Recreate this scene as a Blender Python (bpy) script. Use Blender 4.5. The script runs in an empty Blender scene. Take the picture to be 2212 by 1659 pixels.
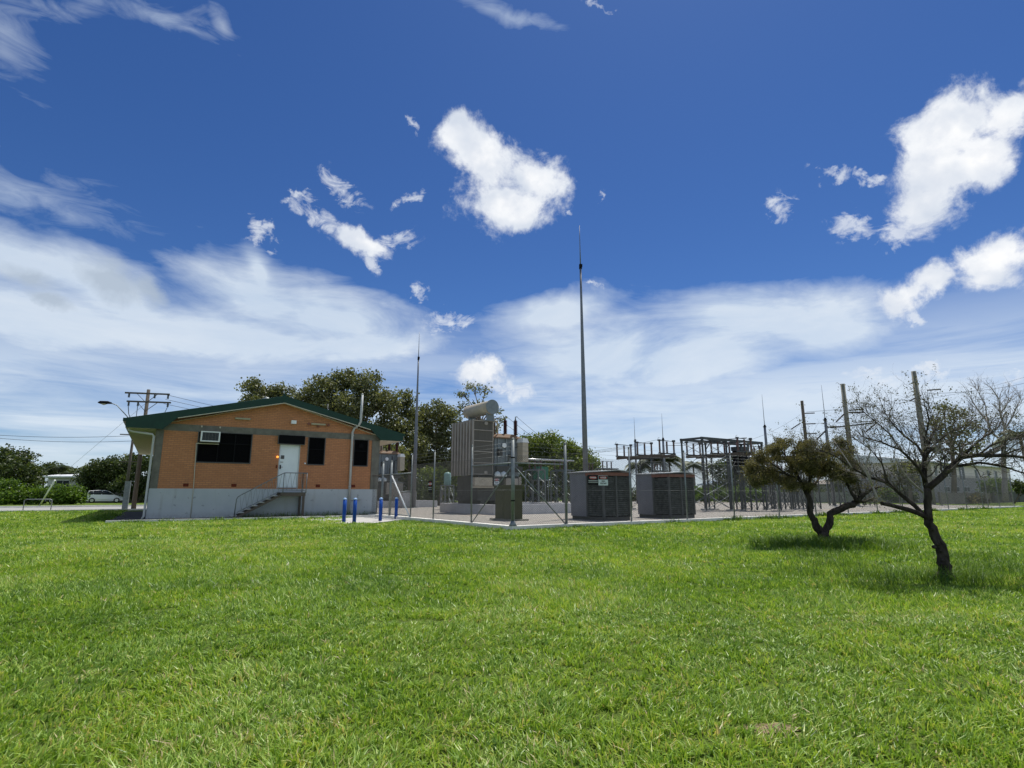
import bpy, math, random
import numpy as np
from mathutils import Vector, Matrix
sc = bpy.context.scene
R = math.radians

# ---------------------------------------------------------------- camera, light, exposure
cam_d = bpy.data.cameras.new('camera'); cam = bpy.data.objects.new('camera', cam_d)
sc.collection.objects.link(cam); sc.camera = cam
PITCH = math.atan(235.5/1200.0)
cam.location = (0, 0, 1.2); cam.rotation_euler = (R(90)+PITCH, 0, 0)
cam_d.sensor_width = 36; cam_d.lens = 36*1200/2212.0; cam_d.clip_start = .05; cam_d.clip_end = 3000

SUN_AZ, SUN_EL = 27, 67
sd = bpy.data.lights.new('sun', 'SUN'); sd.energy = 3.9; sd.angle = R(.5); sd.color = (1, .96, .89)
so = bpy.data.objects.new('sun', sd); sc.collection.objects.link(so)
so.rotation_euler = (R(90-SUN_EL), 0, R(180-SUN_AZ)); so.location = (0, 0, 50)

sc.view_settings.view_transform = 'Standard'; sc.view_settings.look = 'None'
sc.view_settings.exposure = 0.45; sc.view_settings.gamma = 1

W = bpy.data.worlds.new('World'); sc.world = W; W.use_nodes = True
NT = W.node_tree; NT.nodes.clear(); LK = NT.links
def sock(s, i, v):
    if isinstance(v, bpy.types.NodeSocket): NTcur[0].links.new(v, s.inputs[i])
    elif v is not None: s.inputs[i].default_value = v
NTcur = [NT]
def math_(op, a, b=None, c=None, clamp=False):
    n = NTcur[0].nodes.new('ShaderNodeMath'); n.operation = op; n.use_clamp = clamp
    sock(n, 0, a); sock(n, 1, b); sock(n, 2, c); return n.outputs[0]
def noise_(vec, scale, detail=4, rough=.55, out=0, dist=0):
    n = NTcur[0].nodes.new('ShaderNodeTexNoise'); sock(n, 'Vector', vec)
    n.inputs['Scale'].default_value = scale; n.inputs['Detail'].default_value = detail
    n.inputs['Roughness'].default_value = rough; n.inputs['Distortion'].default_value = dist
    return n.outputs[out]
def vmath_(op, a, b=None, out=0):
    n = NTcur[0].nodes.new('ShaderNodeVectorMath'); n.operation = op; sock(n, 0, a); sock(n, 1, b)
    return n.outputs[out]
def mix_(f, a, b, blend='MIX'):
    n = NTcur[0].nodes.new('ShaderNodeMix'); n.data_type = 'RGBA'; n.blend_type = blend
    n.inputs[0].default_value = 1
    sock(n, 0, f); sock(n, 6, a); sock(n, 7, b); return n.outputs[2]
def ramp_(f, stops, interp='LINEAR'):
    n = NTcur[0].nodes.new('ShaderNodeValToRGB'); sock(n, 0, f); cr = n.color_ramp; cr.interpolation = interp
    while len(cr.elements) < len(stops): cr.elements.new(.5)
    for e, (p, c) in zip(cr.elements, stops):
        e.position = p; e.color = (c[0], c[1], c[2], 1) if hasattr(c, '__len__') else (c, c, c, 1)
    return n.outputs[0]

# clouds as (azimuth, elevation, half width, half height, tilt) in degrees of sky
CUM = [(-6.4,35.1,3.2,2.1,2),(-3.0,32.8,5.4,2.8,-29),(2.3,31.2,4.1,2.3,-2),(-0.8,29.1,5.4,2.5,-1),(1.2,27.8,3.1,1.5,-1),(-10.9,35.8,1.3,0.6,-49),(-11.1,29.1,2.0,0.6,21),(-18.2,28.9,2.8,1.0,-28),(-22.9,27.5,1.8,0.4,18),(-20.6,26.3,2.9,1.0,-19),(-16.5,24.6,3.5,1.2,-15),(-12.4,25.0,2.4,0.8,9),(-15.7,23.0,1.3,0.9,-54),(41.4,28.5,3.7,2.4,-11),(39.4,25.8,3.7,2.6,50),(38.6,23.5,2.9,2.8,52),(37.2,22.0,1.8,1.4,42),(44.9,28.0,2.1,1.7,19),(42.8,25.7,2.6,2.1,3),(33.8,22.9,1.9,0.8,-19),(32.1,28.0,1.3,0.6,-15),(34.8,26.8,1.7,0.5,-26),(28.3,25.5,1.1,1.3,-12),(42.8,17.9,3.4,1.7,-1),(38.6,17.5,2.7,1.4,17),(36.5,16.4,2.1,1.2,24),(37.1,14.3,1.5,0.5,-63),(42.1,16.6,2.5,1.4,-14),(-3.0,12.3,2.9,1.6,0),(-0.3,10.7,2.4,1.1,-15),(34.1,9.9,1.8,1.0,-7),(38.0,9.9,1.2,0.5,-8),(43.0,8.3,0.9,0.9,-8),(10.2,44.7,1.8,0.4,-18),(-6.7,17.4,3.0,0.9,-8),(-10.0,20.3,1.2,0.8,3),(-26.1,24.1,2.0,0.8,-42),(8.5,20.8,1.4,0.4,-10),(6.9,27.9,0.5,0.3,-3),(9.7,29.4,0.5,0.4,-4)]
CIR_AND_FILL = [(-42.9,17.5,9.4,2.7,-4),(-36.9,16.3,8.2,3.1,-25),(-42.3,13.3,10.5,3.9,4),(-25.6,19.1,8.2,3.8,-5),(-18.6,17.8,9.3,3.8,-14),(-26.9,14.6,14.4,3.8,2),(-15.7,14.8,8.5,2.3,3),(-34.3,8.4,29.2,4.4,3),(-9.9,10.9,23.9,3.8,0),(24.9,16.2,11.2,3.1,-9),(30.9,13.7,5.9,2.9,-9),(18.7,13.2,12.9,4.1,4),(8.5,14.3,12.0,5.1,-3),(6.9,9.6,21.6,4.3,-3),(4.7,19.1,7.3,2.1,7),(28.3,5.6,17.9,2.5,-4),(39.6,3.8,7.5,2.2,-3),(-25.9,21.6,2.9,1.7,-54),(-33.0,5.3,29.3,4.0,2),(150,32,48,24,4),(-150,30,46,22,-6),(100,24,30,14,0),(-105,22,28,13,0),(178,62,60,14,0)]  # last entries are unseen clouds behind the camera, added to brighten shaded walls
WSP = [(-35.2,38.2,5.4,0.9,1),(-46.4,32.5,2.4,3.2,25),(-41.6,36.9,7.4,1.2,21),(-31.3,39.3,1.3,0.8,-42),(-0.3,45.1,8.6,0.7,-14),(-43.5,22.3,9.5,2.1,2)]
GRY = [(-42.8,16.8,2.8,1.2,-22),(-41.1,15.0,2.1,0.7,-19),(-37.3,17.4,3.8,1.5,-29),(-34.6,16.8,2.1,1.2,-24)]
def world():
    tc = NT.nodes.new('ShaderNodeTexCoord'); D = tc.outputs['Generated']
    sx = NT.nodes.new('ShaderNodeSeparateXYZ'); LK.new(D, sx.inputs[0])
    deg = 57.29578
    az = math_('MULTIPLY', math_('ARCTAN2', sx.outputs[0], sx.outputs[1]), deg)
    el = math_('MULTIPLY', math_('ARCSINE', sx.outputs[2]), deg)
    cb = NT.nodes.new('ShaderNodeCombineXYZ'); LK.new(az, cb.inputs[0]); LK.new(el, cb.inputs[1])
    P = cb.outputs[0]
    def warp(scale, amp, detail, vec=D):
        c = noise_(vec, scale, detail, .6, 1)
        return vmath_('ADD', P, vmath_('MULTIPLY', vmath_('SUBTRACT', c, (.5, .5, .5)), (amp, amp, 0)))
    def field(V, blobs, smooth):
        cur = None
        for (a, e, ra, rb, t) in blobs:
            m = NT.nodes.new('ShaderNodeMapping'); m.vector_type = 'TEXTURE'; LK.new(V, m.inputs[0])
            m.inputs[1].default_value = (a, e, 0); m.inputs[2].default_value = (0, 0, R(t)); m.inputs[3].default_value = (ra, rb, 1)
            l = vmath_('LENGTH', m.outputs[0], None, 1)
            cur = l if cur is None else math_('SMOOTH_MIN', cur, l, smooth)
        return math_('SUBTRACT', 1.0, cur)
    sky = NT.nodes.new('ShaderNodeTexSky'); sky.sky_type = 'NISHITA'; sky.sun_disc = False
    sky.sun_elevation = R(SUN_EL); sky.sun_rotation = R(SUN_AZ)
    sky.air_density = 1.0; sky.dust_density = .3; sky.ozone_density = 4.0
    hs = NT.nodes.new('ShaderNodeHueSaturation'); hs.inputs['Saturation'].default_value = 1.12; hs.inputs['Value'].default_value = 1.0
    LK.new(sky.outputs[0], hs.inputs['Color'])
    low = math_('POWER', math_('SUBTRACT', 1.0, math_('ABSOLUTE', sx.outputs[2])), 5.0)
    base = mix_(1.0, hs.outputs[0], mix_(low, (.31, .42, .60, 1), (.50, .62, .80, 1)), 'MULTIPLY')
    # soft cirrus veils, including the added unseen fill clouds
    stretch = vmath_('MULTIPLY', D, (1.0, 1.0, 3.4))
    n1 = noise_(stretch, 3.2, 9, .62, 0, .6)
    n2 = noise_(stretch, 11, 8, .6, 0, 1.2)
    Vc = warp(2.2, 8, 5)
    HI = [c for c in CIR_AND_FILL if c[1] > 11]
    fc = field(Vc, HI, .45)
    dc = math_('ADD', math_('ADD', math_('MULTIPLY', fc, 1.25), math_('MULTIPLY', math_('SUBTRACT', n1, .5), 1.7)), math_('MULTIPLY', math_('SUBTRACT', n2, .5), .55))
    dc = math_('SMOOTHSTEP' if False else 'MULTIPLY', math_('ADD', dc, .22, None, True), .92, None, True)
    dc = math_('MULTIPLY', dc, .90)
    lay = vmath_('MULTIPLY', D, (1.2, 1.2, 11))
    n4 = noise_(lay, 2.3, 8, .6, 0, .5); n5 = noise_(lay, .9, 4, .5, 0, .3)
    win = math_('MULTIPLY', math_('MULTIPLY', math_('SUBTRACT', 18.0, el), .11, None, True), math_('MULTIPLY_ADD', el, .2, .55, True))
    dl = math_('MULTIPLY', math_('MULTIPLY', math_('ADD', math_('MULTIPLY_ADD', math_('SUBTRACT', n4, .5), 2.6, .84), math_('MULTIPLY', math_('SUBTRACT', n5, .5), 1.8), None, True), win), .82)
    dc = math_('MAXIMUM', dc, dl)
    fw = field(warp(3, 6, 5), WSP, .3)
    dw = math_('MULTIPLY', math_('MULTIPLY_ADD', fw, .8, math_('MULTIPLY', math_('SUBTRACT', n2, .52), 2.4), True), .38)
    dc = math_('MAXIMUM', dc, dw)
    # cumulus
    m1 = noise_(D, 13, 12, .64, 0, .3)
    m2 = noise_(D, 6.5, 4, .5, 0, .3)
    BIG = [c for c in CUM if c[3] >= 1.2 and c[2] > 1.9]; SML = [c for c in CUM if c not in BIG]
    V1 = vmath_('ADD', warp(9, 2.2, 6), vmath_('MULTIPLY', vmath_('SUBTRACT', noise_(D, 34, 5, .6, 1), (.5, .5, .5)), (1.6, 1.6, 0)))
    fk = field(V1, [(a, e, ra*1.12, rb*1.15, t) for a, e, ra, rb, t in BIG], .25)
    dk = math_('ADD', math_('MULTIPLY', fk, 1.3), math_('MULTIPLY', math_('SUBTRACT', m1, .5), 3.4))
    dkh = math_('MULTIPLY', math_('ADD', dk, .12), 1.15, None, True)
    dk = math_('MULTIPLY', math_('MULTIPLY', dkh, dkh), math_('SUBTRACT', 3.0, math_('MULTIPLY', dkh, 2.0)))
    V2 = vmath_('ADD', warp(12, 4.5, 6), vmath_('MULTIPLY', vmath_('SUBTRACT', noise_(D, 42, 5, .6, 1), (.5, .5, .5)), (2.4, 2.4, 0)))
    fs = field(V2, SML, .5)
    m3 = noise_(vmath_('MULTIPLY', D, (1, 1, 1.6)), 22, 10, .66, 0, .8)
    ds = math_('ADD', math_('MULTIPLY', fs, 1.0), math_('MULTIPLY', math_('SUBTRACT', m3, .50), 5.0))
    ds = math_('MULTIPLY', math_('MULTIPLY', ds, 1.0, None, True), math_('MULTIPLY', math_('ADD', fs, .35), 2.2, None, True))
    dk = math_('MAXIMUM', dk, math_('MULTIPLY', ds, .72))
    thick = math_('MULTIPLY_ADD', math_('SUBTRACT', m2, .5), 1.6, math_('MULTIPLY', fk, .9), True)
    kcol = mix_(thick, (6.3, 6.6, 7.0, 1), (7.6, 7.6, 7.6, 1))
    soft = noise_(D, 22, 6, .6)
    sh = noise_(vmath_('ADD', D, (0, 0, .03)), 6.5, 4, .5, 0, .3)   # the same soft noise sampled a little lower: upper sides bright, undersides grey
    kcol = mix_(math_('MULTIPLY', math_('MULTIPLY_ADD', math_('SUBTRACT', sh, m2), 7.0, .22, True), math_('MULTIPLY_ADD', fk, 1.0, .35, True)), kcol, (4.7, 5.2, 6.0, 1))
    kcol = mix_(math_('MULTIPLY_ADD', math_('SUBTRACT', soft, .5), 2.6, .25, True), kcol, (5.1, 5.5, 6.2, 1))
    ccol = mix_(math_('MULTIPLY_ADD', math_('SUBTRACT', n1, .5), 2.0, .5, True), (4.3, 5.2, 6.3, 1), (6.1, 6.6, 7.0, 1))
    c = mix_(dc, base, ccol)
    fg = field(warp(7, 4, 6), GRY, .3)
    dg = math_('MULTIPLY', math_('ADD', math_('MULTIPLY', fg, 1.6), math_('MULTIPLY', math_('SUBTRACT', m1, .5), 2.6), None, True), .8)
    c = mix_(dg, c, (3.1, 3.7, 4.5, 1))
    c = mix_(math_('MULTIPLY', dk, .97), c, kcol)
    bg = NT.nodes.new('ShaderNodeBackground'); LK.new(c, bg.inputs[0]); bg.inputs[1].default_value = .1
    out = NT.nodes.new('ShaderNodeOutputWorld'); LK.new(bg.outputs[0], out.inputs[0])
    W.cycles.sampling_method = 'MANUAL'; W.cycles.sample_map_resolution = 1024
world()

# ---------------------------------------------------------------- helpers
random.seed(5); RNG = np.random.default_rng(5)
COL = sc.collection
def at(x, y, Y):
    "point at depth Y along a sight line (measured in a 2212 px wide survey photograph)"
    a = (x-1106)/1200; b = (829.5-y)/1200; S, Cc = math.sin(PITCH), math.cos(PITCH)
    t = Y/(Cc-b*S); return Vector((a*t, Y, 1.2+(S+b*Cc)*t))
YA, BA = R(90-55.8), R(90-58)
YO = Vector((.03, 18.93, 0)); BO = Vector((-16.12, 25.16, 0))
def yw(s, t, z=0):
    return Vector((YO.x+s*math.cos(YA)-t*math.sin(YA), YO.y+s*math.sin(YA)+t*math.cos(YA), z))
def bw(s, t, z=0):
    return Vector((BO.x+s*math.cos(BA)-t*math.sin(BA), BO.y+s*math.sin(BA)+t*math.cos(BA), z))

def tag(o, label=None, cat=None, group=None, kind=None):
    if label: o['label'] = label
    if cat: o['category'] = cat
    if group: o['group'] = group
    if kind: o['kind'] = kind
    return o
def empty(name, loc, rz=0, label=None, cat=None, group=None, kind=None):
    o = bpy.data.objects.new(name, None); COL.objects.link(o); o.empty_display_size = .3
    o.location = loc; o.rotation_euler = (0, 0, rz); return tag(o, label, cat, group, kind)
def copy_tree(o, parent=None):
    c = o.copy(); COL.objects.link(c); c.parent = parent
    if parent is not None: c.matrix_parent_inverse = o.matrix_parent_inverse.copy()
    for ch in [k for k in ALLOBJ(o)]: copy_tree(ch, c)
    return c
def ALLOBJ(o): return list(o.children)

class MB:
    def __init__(s): s.v = []; s.f = []; s.sm = []
    def add(s, vs, fs, smooth=False):
        n = len(s.v); s.v += [tuple(p) for p in vs]; s.f += [tuple(i+n for i in f) for f in fs]; s.sm += [smooth]*len(fs); return s
    def box(s, x0, x1, y0, y1, z0, z1):
        return s.add([(x0,y0,z0),(x1,y0,z0),(x1,y1,z0),(x0,y1,z0),(x0,y0,z1),(x1,y0,z1),(x1,y1,z1),(x0,y1,z1)],
                     [(0,3,2,1),(4,5,6,7),(0,1,5,4),(1,2,6,5),(2,3,7,6),(3,0,4,7)])
    def bar(s, p, q, w, h=None, up=(0,0,1)):
        p, q = Vector(p), Vector(q); d = (q-p)
        if d.length < 1e-6: return s
        d.normalize(); h = h or w; u = Vector(up)
        if abs(d.dot(u)) > .98: u = Vector((1, 0, 0))
        a = d.cross(u).normalized(); b = a.cross(d).normalized(); a *= w/2; b *= h/2
        return s.add([p-a-b, p+a-b, p+a+b, p-a+b, q-a-b, q+a-b, q+a+b, q-a+b],
                     [(0,3,2,1),(4,5,6,7),(0,1,5,4),(1,2,6,5),(2,3,7,6),(3,0,4,7)])
    def angle(s, p, q, w, t=.012):   # steel L section
        p, q = Vector(p), Vector(q); d = (q-p).normalized(); u = Vector((0,0,1)) if abs(d.z) < .95 else Vector((1,0,0))
        a = d.cross(u).normalized()*w; b = a.cross(d).normalized()*w
        o = (a+b)*.5
        s.bar(p-o+a*.5, q-o+a*.5, w, t, up=b.normalized()); 
        return s.bar(p-o+b*.5, q-o+b*.5, t, w, up=b.normalized())
    def tube(s, pts, rad, n=8, cap=True):
        pts = [Vector(p) for p in pts]; k = len(pts)
        if not hasattr(rad, '__len__'): rad = [rad]*k
        d0 = (pts[1]-pts[0]).normalized(); u = Vector((0,0,1)) if abs(d0.z) < .9 else Vector((1,0,0))
        a = d0.cross(u).normalized(); vs = []
        for i in range(k):
            d = (pts[min(i+1,k-1)]-pts[max(i-1,0)]).normalized()
            a = (a-d*a.dot(d)).normalized(); b = d.cross(a)
            for j in range(n):
                t = 2*math.pi*j/n; vs.append(pts[i]+(a*math.cos(t)+b*math.sin(t))*rad[i])
        fs = [(i*n+j, i*n+(j+1)%n, (i+1)*n+(j+1)%n, (i+1)*n+j) for i in range(k-1) for j in range(n)]
        s.add(vs, fs, True)
        if cap:
            m = len(s.v)-k*n
            s.f.append(tuple(m+j for j in reversed(range(n)))); s.sm.append(False)
            s.f.append(tuple(m+(k-1)*n+j for j in range(n))); s.sm.append(False)
        return s
    def lathe(s, c, prof, n=12, axis=(0,0,1)):   # prof: (radius, height)
        c = Vector(c); A = Vector(axis)
        return s.tube([c+A*h for r, h in prof], [r for r, h in prof], n)
    def prism(s, poly, y0, y1):   # poly in x,z extruded along y
        n = len(poly)
        return s.add([(x, y0, z) for x, z in poly]+[(x, y1, z) for x, z in poly],
                     [tuple(range(n)), tuple(reversed(range(n, 2*n)))]+[(i, i+n, (i+1) % n+n, (i+1) % n) for i in range(n)])
    def build(s, name, m, parent=None, loc=(0,0,0), rz=0):
        me = bpy.data.meshes.new(name); me.from_pydata(s.v, [], s.f); me.materials.append(m)
        me.polygons.foreach_set('use_smooth', s.sm); me.update()
        o = bpy.data.objects.new(name, me); COL.objects.link(o); o.location = loc; o.rotation_euler = (0,0,rz)
        if parent is not None: o.parent = parent
        return o

def np_mesh(name, V, k, m, tint=None, parent=None, smooth=False, loc=(0,0,0)):
    "V: (N,k,3) polygons of k corners"
    N = V.shape[0]; me = bpy.data.meshes.new(name)
    me.vertices.add(N*k); me.vertices.foreach_set('co', V.reshape(-1).astype(np.float32))
    me.loops.add(N*k); me.loops.foreach_set('vertex_index', np.arange(N*k, dtype=np.int32))
    me.polygons.add(N); me.polygons.foreach_set('loop_start', np.arange(0, N*k, k, dtype=np.int32))
    me.polygons.foreach_set('loop_total', np.full(N, k, dtype=np.int32))
    if tint is not None:
        a = me.attributes.new('tint', 'FLOAT', 'POINT'); a.data.foreach_set('value', np.repeat(tint, k).astype(np.float32))
    me.materials.append(m); me.update(calc_edges=True)
    o = bpy.data.objects.new(name, me); COL.objects.link(o); o.location = loc
    if parent is not None: o.parent = parent
    return o

# ---------------------------------------------------------------- materials
def mat(name, col, rough=.6, metal=0, var=.12, scale=6, bump=0, bscale=40, spec=.22, col2=None, stretch=None, coord='Object', emit=None):
    m = bpy.data.materials.new(name); m.use_nodes = True; nt = m.node_tree; NTcur[0] = nt
    b = nt.nodes['Principled BSDF']; b.inputs['Roughness'].default_value = rough; b.inputs['Metallic'].default_value = metal
    b.inputs['Specular IOR Level'].default_value = spec
    tc = nt.nodes.new('ShaderNodeTexCoord'); V = tc.outputs[coord]
    if stretch: V = vmath_('MULTIPLY', V, stretch)
    n = noise_(V, scale, 6, .6)
    c1 = tuple(c*(1-var) for c in col)+(1,); c2 = (tuple(col2) if col2 else tuple(min(1, c*(1+var)) for c in col))+(1,)
    f = math_('MULTIPLY_ADD', math_('SUBTRACT', n, .5), 2.2, .5, True)
    nt.links.new(mix_(f, c1, c2), b.inputs['Base Color'])
    if bump:
        bn = nt.nodes.new('ShaderNodeBump'); bn.inputs['Strength'].default_value = bump; bn.inputs['Distance'].default_value = .02
        nt.links.new(noise_(V, bscale, 5, .6), bn.inputs['Height']); nt.links.new(bn.outputs[0], b.inputs['Normal'])
    if emit:
        b.inputs['Emission Color'].default_value = tuple(emit[:3])+(1,); b.inputs['Emission Strength'].default_value = emit[3]
    return m
def leafmat(name, dark, light, trans=.35, rough=.5, spec=.3, stops=None):
    m = bpy.data.materials.new(name); m.use_nodes = True; nt = m.node_tree; NTcur[0] = nt
    b = nt.nodes['Principled BSDF']; b.inputs['Roughness'].default_value = rough; b.inputs['Specular IOR Level'].default_value = spec
    at_ = nt.nodes.new('ShaderNodeAttribute'); at_.attribute_name = 'tint'
    c = ramp_(at_.outputs['Fac'], stops) if stops else mix_(at_.outputs['Fac'], tuple(dark)+(1,), tuple(light)+(1,))
    nt.links.new(c, b.inputs['Base Color'])
    t = nt.nodes.new('ShaderNodeBsdfTranslucent'); nt.links.new(mix_(1, c, (1.3, 1.25, .6, 1), 'MULTIPLY'), t.inputs[0])
    ms = nt.nodes.new('ShaderNodeMixShader'); ms.inputs[0].default_value = trans
    nt.links.new(b.outputs[0], ms.inputs[1]); nt.links.new(t.outputs[0], ms.inputs[2])
    nt.links.new(ms.outputs[0], nt.nodes['Material Output'].inputs[0])
    return m
M = {}
M['galv'] = mat('galvanised_steel', (.21, .23, .23), .5, .6, .25, 9)
M['galv_dark'] = mat('weathered_steel', (.085, .092, .092), .6, .4, .3, 7)
M['mast'] = mat('mast_steel', (.17, .18, .20), .45, .5, .15, 5)
M['conc'] = mat('concrete', (.42, .41, .38), .85, 0, .18, 4, .3, 60)
M['kerb'] = mat('pale_concrete', (.72, .70, .64), .85, 0, .15, 3, .2, 50)
M['bund'] = mat('bund_concrete', (.50, .50, .51), .85, 0, .12, 3)
M['cgrey'] = mat('grey_column_concrete', (.155, .15, .125), .85, 0, .25, 3.5, .2, 40)
M['green'] = mat('dark_green_paint', (.012, .045, .03), .35, 0, .15, 3)
M['rooftop'] = mat('green_roof_sheet', (.03, .09, .06), .4, .2, .15, 3)
M['cream'] = mat('cream_paint', (.50, .47, .38), .6, 0, .08, 3)
M['white'] = mat('white_paint', (.72, .74, .74), .5, 0, .06, 3)
M['door'] = mat('door_paint', (.72, .78, .80), .45, 0, .05, 2)
M['black'] = mat('black_mesh', (.004, .004, .005), .8, 0, .2, 20, spec=.1)
M['blackframe'] = mat('black_frame', (.006, .006, .007), .7, 0, .2, 5, spec=.15)
M['housepane'] = mat('dark_house_pane', (.02, .026, .032), .35, 0, .1, 2, spec=.15)
M['frame'] = mat('grey_window_frame', (.10, .10, .095), .5, .3, .1, 5)
M['pipe'] = mat('pale_pipe', (.46, .47, .46), .5, 0, .12, 2)
M['redvent'] = mat('terracotta', (.14, .03, .015), .8, 0, .2, 20)
M['blue'] = mat('blue_bollard_paint', (.008, .06, .30), .35, 0, .2, 6)
M['bluecap'] = mat('bollard_cap', (.30, .45, .70), .4, 0, .1, 6)
M['olive'] = mat('olive_paint', (.062, .066, .030), .55, 0, .15, 3)
M['sheet'] = mat('grey_metal_sheet', (.18, .19, .215), .5, .2, .12, 2)
M['louvre'] = mat('dark_louvre', (.045, .048, .04), .55, .2, .5, 5, col2=(.17, .18, .16))
M['rust'] = mat('rusty_fascia', (.20, .085, .06), .8, 0, .25, 8)
M['shedroof'] = mat('shed_roof_sheet', (.42, .43, .42), .45, .2, .1, 3)
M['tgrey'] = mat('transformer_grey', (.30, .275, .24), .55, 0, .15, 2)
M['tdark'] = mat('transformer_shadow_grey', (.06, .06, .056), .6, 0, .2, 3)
M['tcore'] = mat('radiator_core', (.10, .094, .08), .7, 0, .15, 30, stretch=(1, 1, .05))
M['ttan'] = mat('transformer_tan', (.42, .37, .29), .6, 0, .12, 3)
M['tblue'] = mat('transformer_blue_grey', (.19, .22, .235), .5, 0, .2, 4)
M['lid'] = mat('weathered_lid', (.24, .20, .15), .7, 0, .25, 5, col2=(.24, .12, .06))
M['maroon'] = mat('maroon_porcelain', (.045, .008, .010), .2, 0, .2, 10)
M['brownins'] = mat('brown_porcelain', (.12, .075, .068), .25, 0, .15, 10)
M['steelw'] = mat('bright_steel', (.62, .63, .62), .3, .7, .1, 8)
M['wood'] = mat('weathered_timber', (.10, .085, .07), .85, 0, .3, 3, .4, 30, stretch=(8, 8, .6))
M['woodgrey'] = mat('grey_timber', (.21, .205, .17), .85, 0, .25, 3, .3, 30, stretch=(8, 8, .5))
M['bark'] = mat('black_bark', (.022, .018, .015), .95, 0, .5, 16, 1.0, 34, stretch=(1, 1, .35), col2=(.075, .064, .056), spec=.08)
M['twig'] = mat('grey_brown_twigs', (.12, .105, .09), .9, 0, .4, 12)
M['barkpale'] = mat('pale_dead_bark', (.30, .265, .25), .9, 0, .35, 12, .4, 30)
M['trunk'] = mat('tree_trunk_bark', (.16, .13, .10), .9, 0, .3, 2, .4, 10)
M['carwhite'] = mat('white_car_paint', (.86, .87, .88), .25, 0, .03, 2)
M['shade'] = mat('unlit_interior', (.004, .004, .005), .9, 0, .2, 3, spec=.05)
M['glass'] = mat('dark_glass', (.015, .02, .025), .08, 0, .1, 2)
M['tyre'] = mat('black_rubber', (.012, .012, .012), .8, 0, .1, 5)
M['redlight'] = mat('red_tail_light', (.25, .01, .01), .2, 0, .05, 5)
M['amber'] = mat('lit_amber_lamp', (.9, .3, .03), .4, 0, .02, 5, emit=(1, .38, .06, 1.3))
M['signred'] = mat('sign_red', (.42, .05, .05), .5, 0, .15, 20)
M['signblack'] = mat('sign_black', (.008, .008, .009), .5, 0, .1, 20)
M['signwhite'] = mat('sign_white', (.60, .66, .68), .5, 0, .08, 12)
M['houseup'] = mat('cream_house_wall', (.70, .62, .60), .8, 0, .06, 1)
M['houselow'] = mat('grey_house_wall', (.36, .34, .35), .8, 0, .08, 1)
M['houseroof'] = mat('white_roof_sheet', (.72, .74, .75), .4, .1, .05, 1)
M['beige'] = mat('beige_block_wall', (.28, .25, .21), .85, 0, .12, 1)
M['boundary'] = mat('grey_block_wall', (.27, .27, .26), .85, 0, .12, 1)
M['bluegreyroof'] = mat('blue_grey_roof', (.20, .25, .30), .5, .1, .1, 1)
M['asphalt'] = mat('grey_road_asphalt', (.31, .305, .285), .9, 0, .1, .8, .2, 40)
M['bitumen'] = mat('dark_bitumen_apron', (.05, .048, .05), .9, 0, .3, 6, .4, 60)
M['guard'] = mat('bright_guy_guard', (.82, .82, .78), .4, 0, .06, 5)
M['wire'] = mat('wire_metal', (.20, .21, .21), .5, .5, .1, 5)
M['meshwire'] = mat('chain_link_wire', (.085, .09, .09), .7, .2, .15, 5)
M['darkwire'] = mat('dark_cable', (.03, .03, .035), .6, 0, .1, 5)
M['greenscreen'] = mat('green_screen', (.06, .20, .13), .6, 0, .3, 6)
M['cyan'] = mat('pale_green_enamel', (.22, .36, .33), .4, 0, .1, 5)
M['lampglass'] = mat('lamp_glass', (.35, .33, .22), .3, 0, .05, 5)

def brick():
    m = bpy.data.materials.new('orange_brick'); m.use_nodes = True; nt = m.node_tree; NTcur[0] = nt
    b = nt.nodes['Principled BSDF']; b.inputs['Roughness'].default_value = .85
    tc = nt.nodes.new('ShaderNodeTexCoord'); sp = nt.nodes.new('ShaderNodeSeparateXYZ'); nt.links.new(tc.outputs['Object'], sp.inputs[0])
    cb = nt.nodes.new('ShaderNodeCombineXYZ'); nt.links.new(math_('ADD', sp.outputs[0], sp.outputs[1]), cb.inputs[0]); nt.links.new(sp.outputs[2], cb.inputs[1])
    bt = nt.nodes.new('ShaderNodeTexBrick'); nt.links.new(cb.outputs[0], bt.inputs[0])
    bt.inputs['Color1'].default_value = (.54, .24, .105, 1); bt.inputs['Color2'].default_value = (.44, .185, .08, 1)
    bt.inputs['Mortar'].default_value = (.24, .13, .08, 1); bt.inputs['Scale'].default_value = 1
    bt.inputs['Mortar Size'].default_value = .009; bt.inputs['Brick Width'].default_value = .24; bt.inputs['Row Height'].default_value = .086
    bt.inputs['Mortar Smooth'].default_value = .2
    v = noise_(tc.outputs['Object'], 1.3, 5, .6)
    c = mix_(math_('MULTIPLY_ADD', math_('SUBTRACT', v, .5), 1.5, .3, True), bt.outputs[0], (.38, .165, .075, 1))
    st = noise_(vmath_('MULTIPLY', tc.outputs['Object'], (1, 1, .15)), 2.4, 6, .7)
    c = mix_(math_('MULTIPLY', math_('MULTIPLY_ADD', math_('SUBTRACT', st, .55), 3.0, 0, True), .6), c, (.24, .12, .07, 1))
    nt.links.new(c, b.inputs['Base Color'])
    bn = nt.nodes.new('ShaderNodeBump'); bn.inputs['Strength'].default_value = .6; bn.inputs['Distance'].default_value = .01
    nt.links.new(math_('SUBTRACT', 1.0, bt.outputs['Fac']), bn.inputs['Height']); nt.links.new(bn.outputs[0], b.inputs['Normal'])
    return m
M['brick'] = brick()
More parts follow.
